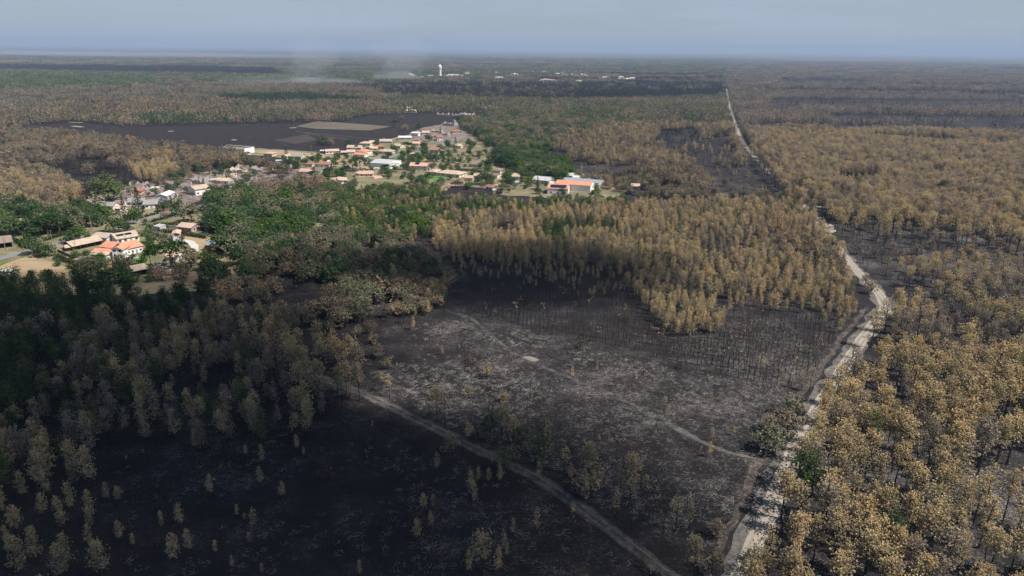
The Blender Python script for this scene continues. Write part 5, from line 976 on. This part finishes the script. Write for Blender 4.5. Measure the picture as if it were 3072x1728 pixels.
def blocked(P, margin=0.0):
    bad = np.zeros(len(P), bool)
    for (L, wd) in LANES:
        lo = L.min(0) - wd; hi = L.max(0) + wd; m = np.where((P[:, 0] > lo[0]) & (P[:, 0] < hi[0]) & (P[:, 1] > lo[1]) & (P[:, 1] < hi[1]))[0]
        if len(m) == 0: continue
        for c in range(0, len(m), 4000):
            mm = m[c:c + 4000]; Q = P[mm]; best = np.full(len(Q), 1e18)
            A = L[:-1]; Bv = L[1:] - A; ll = (Bv ** 2).sum(1) + 1e-9
            t = np.clip(((Q[:, None, :] - A[None]) * Bv[None]).sum(2) / ll[None], 0, 1)
            dd = (((A[None] + t[:, :, None] * Bv[None]) - Q[:, None, :]) ** 2).sum(2).min(1)
            bad[mm] |= dd < (wd + margin) ** 2
    for (cx, cy, hx, hy, a) in FOOT:
        dx = P[:, 0] - cx; dy = P[:, 1] - cy; u = dx * math.cos(a) + dy * math.sin(a); v = -dx * math.sin(a) + dy * math.cos(a)
        bad |= (abs(u) < hx + margin) & (abs(v) < hy + margin)
    for (tx, ty, r_) in taken: bad |= (P[:, 0] - tx) ** 2 + (P[:, 1] - ty) ** 2 < r_ * r_
    return bad
def wobble(P, vp):
    P = np.asarray(P); k = np.stack([np.sin(P[:, 0] * .071 + 1.3 * np.sin(P[:, 1] * .043)) + .6 * np.sin(P[:, 0] * .19 + P[:, 1] * .13), np.sin(P[:, 1] * .083 + 1.1 * np.sin(P[:, 0] * .051)) + .6 * np.sin(P[:, 1] * .21 - P[:, 0] * .17)], 1)
    d = np.hypot(P[:, 0], P[:, 1])[:, None]; return vp + k * np.array([1.0, .42]) * 4200 / (d + 250)
def owner(vp, P=None):
    if P is not None: vp = wobble(P, vp)
    own = np.full(len(vp), -1)
    for i, s in enumerate(ST): own[inpoly(vp, s['poly'])] = i
    return own
ROW_ANG = math.atan2(V(2100, 870)[1] - V(1600, 790)[1], V(2100, 870)[0] - V(1600, 790)[0])
REC = []   # key, x, y, h, rz, stand
SPLIT_D = 1150.0
for si, s in enumerate(ST):
    if s['sp'] == 0: continue
    zc_ = .72 * (s['h'][0] + s['h'][1]) / 2
    pts = np.array([V(min(max(x, -700), 3300), min(y, 1750), zc_) for x, y in s['poly']]); lo = pts.min(0); hi = pts.max(0)
    sp = s['sp']; rows = s['name'].startswith('snag')
    if rows:
        c = (lo + hi) / 2; R_ = np.linalg.norm(hi - lo) / 2; gu = np.arange(-R_, R_, 1.9); gv = np.arange(-R_, R_, 4.4); U, Vv = np.meshgrid(gu, gv); U = U.ravel() + rng.normal(size=U.size) * .25; Vv = Vv.ravel() + rng.normal(size=Vv.size) * .22
        P = np.stack([c[0] + U * math.cos(ROW_ANG) - Vv * math.sin(ROW_ANG), c[1] + U * math.sin(ROW_ANG) + Vv * math.cos(ROW_ANG)], 1)
    else:
        gx = np.arange(lo[0], hi[0], sp); gy = np.arange(lo[1], min(hi[1], 2600), sp * .92); X, Y = np.meshgrid(gx, gy); X = X + (np.arange(len(gy)) % 2)[:, None] * sp / 2
        P = np.stack([X.ravel(), Y.ravel()], 1) + rng.uniform(-.36, .36, (X.size, 2)) * sp
    h = rng.uniform(*s['h'], len(P)); vp, dep = proj(np.column_stack([P, np.full(len(P), zc_)]))
    d = np.hypot(P[:, 0], P[:, 1]); ok = (dep > 0) & (owner(vp, P) == si) & (d < SPLIT_D) & (vp[:, 0] > -420) & (vp[:, 0] < 2980) & (rng.uniform(size=len(P)) < s['dens'])
    P = P[ok]; h = h[ok]
    # gappy: low frequency noise opens small glades and lowers the canopy
    nz = np.array([noise.noise(Vector((x * .03, y * .03, si))) * .7 + .5 * noise.noise(Vector((x * .085, y * .085, si + .5))) for x, y in P]) if len(P) else np.zeros(0)
    if len(P):
        ok = ~blocked(P) & (rng.uniform(size=len(P)) < np.clip(1.02 + nz * 1.25, .12, 1)); P = P[ok]; h = h[ok] * (1 + .22 * nz[ok]) * rng.choice([1, .8, .62], p=[.82, .12, .06], size=len(P))
        keys = rng.choice(list(s['mix'].keys()), p=np.array(list(s['mix'].values())) / sum(s['mix'].values()), size=len(P))
        for (x, y), hh, kk in zip(P, h, keys): REC.append((kk, x, y, hh, rng.uniform(0, 6.28), si))
# far woods: clumps of growing size
def wood_type(x, y, r, gx, gy):
    return None
FAR = []
def far_ring(d0, d1, sk, sp):
    n = int(2 * d1 * .85 / sp); gx = np.arange(-d1 * .85, d1 * .85, sp); gy = np.arange(d0 * .7, d1, sp); X, Y = np.meshgrid(gx, gy); P = np.stack([X.ravel(), Y.ravel()], 1) + rng.uniform(-.3, .3, (X.size, 2)) * sp
    vp, dep = proj(np.column_stack([P, np.full(len(P), 9.0)])); d = np.hypot(P[:, 0], P[:, 1]); ok = (d >= d0) & (d < d1) & (vp[:, 0] > -60) & (vp[:, 0] < 2640) & (dep > 0); P = P[ok]; vp = vp[ok]
    own = owner(vp, P); vb, _ = proj(np.column_stack([P, np.zeros(len(P))]))
    ta = math.atan2(T2[-1][1] - T2[4][1], T2[-1][0] - T2[4][0]); out = []
    bl = blocked(P, sp * .30)
    for (x, y), (u, v), (bu, bv), o, b_ in zip(P, vp, vb, own, bl):
        if b_: continue
        if o >= 0:
            s = ST[o]; mx = s['mix']
            if s['sp'] == 0: t = rng.choice(list(mx), p=np.array(list(mx.values())) / sum(mx.values())) if rng.uniform() < .93 else None
            else:
                if rng.uniform() > s['dens']: continue
                kk = rng.choice(list(mx), p=np.array(list(mx.values())) / sum(mx.values()))
                t = {'pmd': 't', 'pyd': 't', 'pm': 't', 'pmt': 't', 'py': 't', 'pyt': 't', 'pmh': 'h', 'pyh': 'h', 'pmg': 'p', 'pyg': 'p', 'bl': 'g', 'bly': 'g', 'blo': 'h', 'blb': 'b', 'bare': 'c', 'snag': 'c', 'snagt': 'c'}.get(kk, 'b')
            if s['sp'] == 0:
                nz = noise.noise(Vector((x * .006, y * .006, 2))); 
                if nz > .28 and o == 0: t = 'c' if rng.uniform() < .6 else 'b'
                if nz < -.3 and o == 0: t = 't' if rng.uniform() < .75 else 'h'
        else:
            if inpoly(np.array([[u, v]]), BURNTF)[0]: continue
            # plots aligned with the straight track
            a = x * math.cos(ta) + y * math.sin(ta); c = -x * math.sin(ta) + y * math.cos(ta)
            side = u > 1826 + max(0, (v - 225)) * .35
            if side:
                pw, ph = 900, 150
                i_, j_ = math.floor(c / (a * .35) + .35 * noise.noise(Vector((a * .002, 0, 0)))), math.floor(3.6 * math.log2(max(a, 300) / 1000) + .5 * noise.noise(Vector((c * .0012, 3, 0))))
                hsh = noise.cell(Vector((i_ * 1.7 + .5, j_ * 3.1 + .5, 4.2)))
                t = 't' if hsh < .52 else ('b' if hsh < .66 else None)
                if t is None and rng.uniform() < .22: t = 'c'
                if t == 't' and v < 235 and rng.uniform() < .3: t = rng.choice(['b', 'h', 'c'], p=[.5, .3, .2])
            else:
                n1 = noise.noise(Vector((x / (y + 500) * 3.2, math.log(y) * 6.5, 5))) + .4 * noise.noise(Vector((x * .005, y * .01, 8)))
                if v > 248: t = 'b'
                elif v > 204:            # blue dark burnt wood before the town
                    t = 'c' if (u > 850 or n1 > .15) else ('t' if n1 > -.1 else 'h')
                    if u < 850: t = rng.choice(['t', 'b', 'h', 'g'], p=[.3, .3, .2, .2]) if n1 < .15 else rng.choice(['g', 'c', 'b'])
                    if u > 1500 and n1 < -.05: t = rng.choice(['g', 'h', 't'])
                elif v > 175: t = rng.choice(['g', 'h', 'b'], p=[.45, .3, .25]) if n1 < .12 else ('t' if n1 < .3 else 'c')
                    
                else: t = rng.choice(['g', 'h', 'b', 'c']) if n1 < .1 else rng.choice(['t', 'b', 'c'], p=[.5, .3, .2])
                if rng.uniform() < .1: t = 'g' if rng.uniform() < .5 else 'b'
        if t is None: continue
        out.append(('c_' + t + sk, x, y, rng.uniform(.8, 1.15), rng.uniform(0, 6.28)))
    return out
BURNTF = [(-60, 318), (180, 292), (420, 312), (521, 326), (732, 307), (885, 287), (950, 275), (1080, 272), (1290, 276), (1300, 300), (1290, 335), (1080, 400), (560, 376), (330, 352), (100, 322)]
FAR += far_ring(SPLIT_D, 2100, 's', 9.5); FAR += far_ring(2100, 4300, 'm', 21); FAR += far_ring(4300, 9500, 'l', 56)

# the largest ones become trees of their own, the rest one mass for each kind
CAP = {'scorched_pine': 300, 'young_scorched_pine': 290, 'half_scorched_pine': 90, 'green_pine': 130, 'leafy_tree': 170, 'dusty_oak': 110, 'scorched_oak': 170, 'charred_tree': 60, 'burnt_pole_tree': 280, 'shrub': 160}
arr = np.array([(r[1], r[2], r[3]) for r in REC]); vp, dep = proj(np.column_stack([arr[:, :2], arr[:, 2] * .7])); size = arr[:, 2] / dep
inview = (vp[:, 0] > 8) & (vp[:, 0] < 2568) & (vp[:, 1] > 0) & (vp[:, 1] < 1445)
order = np.argsort(-size); used = set(); cnt = {}; picked = []
GRP = {'scorched_pine': 'scorched pines of the burnt stands', 'young_scorched_pine': 'young scorched pines', 'half_scorched_pine': 'pines half green and half scorched', 'green_pine': 'green pines', 'leafy_tree': 'green leafy trees', 'dusty_oak': 'dusty oaks', 'scorched_oak': 'scorched oaks', 'charred_tree': 'charred leafless trees', 'burnt_pole_tree': 'burnt poles left standing', 'shrub': 'low scorched shrubs'}
track = np.array(densify(T1s + T2s, 5)); gt = np.array(densify(T3, 5))
for i in order:
    if not inview[i]: continue
    kk, x, y, h, rz, si = REC[i]; nme = NM[kk]
    if cnt.get(nme, 0) >= CAP[nme] or size[i] < (.0045 if kk == 'shrub' else .0085): continue
    cnt[nme] = cnt.get(nme, 0) + 1; used.add(i)
    picked.append((i, ST[si]['name']))
WHERE = {'right_front': 'the sunlit stand by the sandy track', 'right_front_open': 'the thin pale floored stand', 'left_wood': 'the shaded brown wood', 'left_wood_green': 'the dark green fringe', 'left_wood_half': 'the half green shaded wood', 'tan_main': 'the large middle plantation', 'right_mid': 'the stand by the bend', 'right_mid_back': 'the band behind the bend',
         'bottom_left': 'the shaded corner thicket', 'sunlit_pines': 'the sunlit clump', 'snag_rows': 'the burnt pole plantation', 'green_belt': 'the green belt below the village', 'shade_oaks': 'the shaded oak scrub', 'village_oaks': 'the village oak wood', 'oaks_mid': 'the dusty oak clump', 'right_edge': 'the pale floored stand edge', 'tan_island': 'the tan island', 'tan_fringe': 'the ragged plantation front', 'small_pines': 'the ragged shaded line', 'right_dark': 'the charred strip past the bend',
         'snag_brown': 'the browner burnt poles', 'left_hole': 'the dark hollow', 'left_low': 'the ragged lower edge of the brown wood', 'left_hole2': 'the lower dark hollow', 'small_pines2': 'the small shaded group', 'scrub': 'the scrub above the ash', 'brown_dark': 'the brown patch before the bend', 'tan_main_green': 'the green streak in the plantation', 'tan_gap': 'the gap in the plantation', 'oaks_mid2': 'the brown oak clump', 'tan_oaks_left': 'the tan clump near the red barn', 'tan_oaks_row': 'the brown oak row',
         'ditch_side': 'the ditch side bushes', 'right_trunks': 'the bare trunks at the bend', 'village_dark': 'the scorched village grove', 'village_mix': 'the trees beside the oak wood', 'left_green': 'the green wood behind the villa', 'tan_left': 'the tan wood behind the villa', 'right_upper': 'the big stand past the track', 'garden_trees': 'the near gardens', 'garden_trees_far': 'the far gardens', 'ruin_trees': 'the ruined plots', 'green_oaks': 'the leafy wood behind the bungalows', 'left_brown': 'the grey brown wood', 'dark_slope': 'the black slope', 'clearing': 'the grey clearing', 'clearing_low': 'the dark clearing', 'ash_low': 'the ashy open ground', 'track_line': 'the tree line of the grey track'}
SHORTL = {'pmd': 'greyish scorched pine', 'pyd': 'greyish young scorched pine', 'pm': 'tan scorched pine', 'pmt': 'thin scorched pine', 'pmh': 'half green pine', 'pmg': 'dark green pine', 'py': 'pointed tan pine', 'pyt': 'sparse young pine', 'pyh': 'half green young pine', 'pyg': 'young green pine', 'bl': 'dark green tree', 'bly': 'light green tree', 'blo': 'olive oak', 'blb': 'brown scorched oak', 'bare': 'black leafless tree', 'snag': 'bare burnt pole', 'snagt': 'needle tufted burnt pole', 'shrub': 'low brown shrub', 'shrubg': 'low green shrub'}
bag = {}
for i, sn in picked: bag.setdefault((sn, SHORTL[REC[i][0]]), []).append(i)
for (sn, look), ids in bag.items():
    ids.sort(key=lambda i: -proj(np.array([[REC[i][1], REC[i][2], 0]]))[0][0][1]); k_ = 20 if len(ids) > 24 else len(ids)
    for row in range(0, len(ids), k_):
        part = sorted(ids[row:row + k_], key=lambda i: vp[i, 0]); rn = row // k_
        for j, i in enumerate(part):
            kk, x, y, h, rz, si = REC[i]; wh = WHERE.get(sn, 'the mixed burnt wood ' + sn.replace('_', ' '))
            lb = f"{look}, {ORD[j]} from left, {ORD[rn]} row of {wh}" if len(ids) > 24 else f"{look}, {ORD[j]} from left in {wh}"
            if len(ids) == 1: lb = f"only {look} standing in {wh}"
            place_tree(kk, int(rng.integers(9)), x, y, h, rz, lb, GRP[NM[kk]], rng.uniform(.82, 1.22), rng.normal() * .035)

# ------------------------------------------------------------------ masses through geometry nodes
def joined(p, nm_):
    """trunk and crown in one mesh for the masses"""
    ms = [m_ for m_ in (p['trunk'], p['crown']) if m_]
    if len(ms) == 1: return ms[0]
    v0 = np.empty(len(ms[0].vertices) * 3); ms[0].vertices.foreach_get('co', v0); v1 = np.empty(len(ms[1].vertices) * 3); ms[1].vertices.foreach_get('co', v1)
    f0 = [tuple(q.vertices) for q in ms[0].polygons]; n0 = len(ms[0].vertices); f1 = [tuple(j + n0 for j in q.vertices) for q in ms[1].polygons]
    me_ = bpy.data.meshes.new(nm_); me_.from_pydata(np.concatenate([v0.reshape(-1, 3), v1.reshape(-1, 3)]).tolist(), [], f0 + f1)
    me_.materials.append(ms[0].materials[0]); me_.materials.append(ms[1].materials[0]); me_.polygons.foreach_set('material_index', [0] * len(f0) + [1] * len(f1)); return me_
PC = {}
def proto_collection(keys, name):
    col = bpy.data.collections.new(name); idx = []
    n = 0
    for k in keys:
        for j, p in enumerate(PROTO[k]):
            if (k, j) not in PC: PC[(k, j)] = joined(p, "tree_form")
            o = bpy.data.objects.new("a%03d" % n, PC[(k, j)]); col.objects.link(o); idx.append((k, j)); n += 1
    return col, idx
def mass(name, recs, label=None, kind='stuff'):
    """recs: (key, x, y, scale_xy, scale_z, rz)"""
    if not recs: return
    keys = sorted({r[0] for r in recs}); col, idx = proto_collection(keys, name + "_forms"); start = {}
    for n, (k, j) in enumerate(idx): start.setdefault(k, n)
    me_ = bpy.data.meshes.new(name); N = len(recs); co = np.zeros((N, 3), np.float32); pi = np.zeros(N, np.int32); sc_ = np.zeros((N, 3), np.float32); rz = np.zeros((N, 3), np.float32)
    for i, (k, x, y, sx, sz, r_) in enumerate(recs):
        co[i] = (x, y, 0); pi[i] = start[k] + int(rng.integers(len(PROTO[k]))); sc_[i] = (sx, sx, sz); tl_ = .075 if k.startswith('snag') else .025; rz[i] = (rng.normal() * tl_, rng.normal() * tl_, r_)
    me_.vertices.add(N); me_.vertices.foreach_set('co', co.ravel())
    for nm_, ty, dt in (('form', 'INT', pi), ('grow', 'FLOAT_VECTOR', sc_), ('turn', 'FLOAT_VECTOR', rz)):
        a = me_.attributes.new(nm_, ty, 'POINT'); a.data.foreach_set('value' if ty == 'INT' else 'vector', dt.ravel())
    o = link(name, me_); tag(o, label, None, None, kind)
    g = bpy.data.node_groups.new(name, 'GeometryNodeTree'); g.interface.new_socket('Geometry', in_out='INPUT', socket_type='NodeSocketGeometry'); g.interface.new_socket('Geometry', in_out='OUTPUT', socket_type='NodeSocketGeometry')
    gi = g.nodes.new('NodeGroupInput'); go = g.nodes.new('NodeGroupOutput'); ip = g.nodes.new('GeometryNodeInstanceOnPoints'); ci = g.nodes.new('GeometryNodeCollectionInfo')
    ci.inputs['Collection'].default_value = col; ci.inputs['Separate Children'].default_value = True; ci.inputs['Reset Children'].default_value = True
    def at(nm_, ty):
        n = g.nodes.new('GeometryNodeInputNamedAttribute'); n.data_type = ty; n.inputs[0].default_value = nm_; return n.outputs[0]
    er = g.nodes.new('FunctionNodeEulerToRotation'); g.links.new(at('turn', 'FLOAT_VECTOR'), er.inputs[0])
    g.links.new(gi.outputs[0], ip.inputs['Points']); g.links.new(ci.outputs[0], ip.inputs['Instance']); ip.inputs['Pick Instance'].default_value = True
    g.links.new(at('form', 'INT'), ip.inputs['Instance Index']); g.links.new(er.outputs[0], ip.inputs['Rotation']); g.links.new(at('grow', 'FLOAT_VECTOR'), ip.inputs['Scale'])
    g.links.new(ip.outputs[0], go.inputs[0])
    md = o.modifiers.new("scatter", 'NODES'); md.node_group = g
    return o
rest = {}
for i, (kk, x, y, h, rz, si) in enumerate(REC):
    if i in used: continue
    s = h / PROTO[kk][0]['h']; wf = 1.05
    rest.setdefault(NM[kk], []).append((kk, x, y, s * wf * rng.uniform(.85, 1.15), s, rz))
for k, v in rest.items(): mass({'burnt_pole_tree': 'burnt_poles'}.get(k, 'low_scrub' if k == 'shrub' else k.replace('_tree', '') + '_woods'), v, 'rest of the ' + GRP[k])
mass("distant_woods", [(k, x, y, s, s, rz) for k, x, y, s, rz in FAR], "distant burnt and green woods reading as one mass")
# ash twigs strewn over the open ground
tw = []
for poly, n in (([(880, 830), (1200, 800), (1700, 930), (2000, 980), (1980, 1120), (1900, 1300), (1750, 1400), (1300, 1150), (950, 980)], 2600), ([(300, 1180), (800, 1060), (1300, 1200), (1650, 1449), (300, 1449)], 420), ([(2040, 560), (2576, 600), (2576, 700), (2200, 640)], 500), ([(2250, 820), (2576, 900), (2576, 1449), (2000, 1449)], 700)):
    pw = np.array([V(*q) for q in poly]); lo, hi = pw.min(0), pw.max(0); c = 0
    while c < n:
        q = rng.uniform(lo, hi, (400, 2)); vv, _ = proj(np.column_stack([q, np.zeros(400)])); q = q[inpoly(vv, poly)]
        for x, y in q:
            if noise.noise(Vector((x * .03, y * .03, 6))) + rng.normal() * .25 < 0: continue
            s = rng.uniform(.5, 1.3); tw.append(('logs' if rng.uniform() < .025 else 'twigs', x, y, s, s * .7, rng.uniform(0, 6.28))); c += 1
            if c >= n: break
mass("fallen_branches", tw, "ash grey twigs strewn over burnt ground")

# ------------------------------------------------------------------ farthest woods: one undulating canopy sheet
def canopy_sheet():
    ys = np.concatenate([np.linspace(8800, 16000, 60), np.linspace(17000, 55000, 40)]); n = 160; vs = []; fs = []
    for j, y in enumerate(ys):
        for i in range(n):
            x = (i / (n - 1) - .5) * 2 * y * .95; z = 10 + 5 * noise.noise(Vector((x * .0008, y * .0015, 1))) + 2.5 * noise.noise(Vector((x * .01, y * .01, 2)))
            vs.append((x, y, z if j else -1))
    for j in range(len(ys) - 1):
        for i in range(n - 1): a = j * n + i; fs.append((a, a + 1, a + n + 1, a + n))
    me_ = bpy.data.meshes.new("horizon_woods"); me_.from_pydata(vs, [], fs)
    def b(t):
        nz = noi(t, coords(t, (.6, 1.6, 1)), .0009, 4); f = noi(t, coords(t, (1, 3, 1)), .02, 4)
        return principled(t, ramp(t, math_(t, 'ADD', math_(t, 'MULTIPLY', nz, .75), math_(t, 'MULTIPLY', f, .25)), [(.38, (.02, .022, .02)), (.5, (.07, .065, .04)), (.62, (.13, .10, .06))]), 1)
    me_.materials.append(mat("horizon_canopy", b)); return tag(link("horizon_woods", me_), "flat woods fading out at the horizon", None, None, 'stuff')
canopy_sheet()

# ------------------------------------------------------------------ air: haze, smoke, clouds
def blob(name, c, r, m, kind, seed=0, lump=.18, sub=4):
    import bmesh
    bm = bmesh.new(); bmesh.ops.create_icosphere(bm, subdivisions=sub, radius=1)
    for v in bm.verts:
        k = 1 + lump * (noise.noise(v.co * 1.7 + Vector((seed, 0, 0))) + .5 * noise.noise(v.co * 4 + Vector((0, seed, 0)))); v.co = Vector((v.co.x * r[0] * k, v.co.y * r[1] * k, v.co.z * r[2] * k))
    me_ = bpy.data.meshes.new(name); bm.to_mesh(me_); bm.free(); me_.materials.append(m); o = link(name, me_, None, c); return tag(o, kind=kind)
HZ = m_vol("haze_air", (.47, .60, .82), 0.85e-4, 0)
b = MB(); b.box(-26000, 26000, -600, 30000, -1.0, 300); tag(link("haze", b.mesh("haze", [HZ])), kind='stuff')
# clouds overhead, outside the frame, that shade the lower left and the middle
SH = Vector((-SHADOW_DIR[0], -SHADOW_DIR[1])).normalized() / math.tan(SUN_EL)
CLZ = 620.0
def cloud(pt, r, dens, seed, name="cloud"):
    blob(name, (pt[0] + SH.x * CLZ, pt[1] + SH.y * CLZ, CLZ), r, m_vol("cloud_%d" % seed, (1, 1, 1), dens, .3), 'structure', seed, .22)
cloud(V(200, 990), (82, 88, 48), .021, 1)
cloud(V(60, 860), (140, 95, 45), .017, 2)
cloud(V(880, 1340), (88, 64, 42), .019, 3)
cloud(V(250, 1330), (100, 75, 42), .018, 4)
cloud(V(540, 1040), (30, 46, 30), .018, 5)
cloud(V(1260, 695), (85, 52, 40), .026, 6)
cloud(V(880, 690), (95, 34, 30), .016, 7)
cloud(V(1230, 1180), (70, 45, 22), .014, 8)
# smoke
SM = m_vol("smoke_air", (.85, .90, .97), .0026, -.2); SM2 = m_vol("thin_smoke_air", (.85, .90, .97), .0009, -.2)
for i, (px, py, dx, r, up, m_) in enumerate([(1187, 246, 0, (90, 60, 22), 16, SM), (1187, 246, 20, (75, 60, 45), 48, SM2), (1187, 246, 30, (110, 70, 55), 90, SM2), (966, 258, 0, (150, 60, 14), 10, SM), (966, 258, -40, (60, 60, 36), 40, SM2), (966, 258, -20, (75, 70, 50), 90, SM2), (820, 262, 0, (160, 60, 18), 16, SM2)]):
    q = G(px, py); blob("smoke", (q[0] + dx, q[1], up), r, m_, 'stuff', 20 + i, .35, 3)
for i, (px, py, r) in enumerate([(200, 166, (2600, 400, 28)), (620, 170, (2200, 400, 26)), (60, 160, (3000, 500, 30))]):
    q = G(px, py + 6); blob("smoke", (q[0], q[1], 24), r, m_vol("low_mist_%d" % i, (.85, .90, 1), .00022, 0), 'stuff', 60 + i, .2, 3)
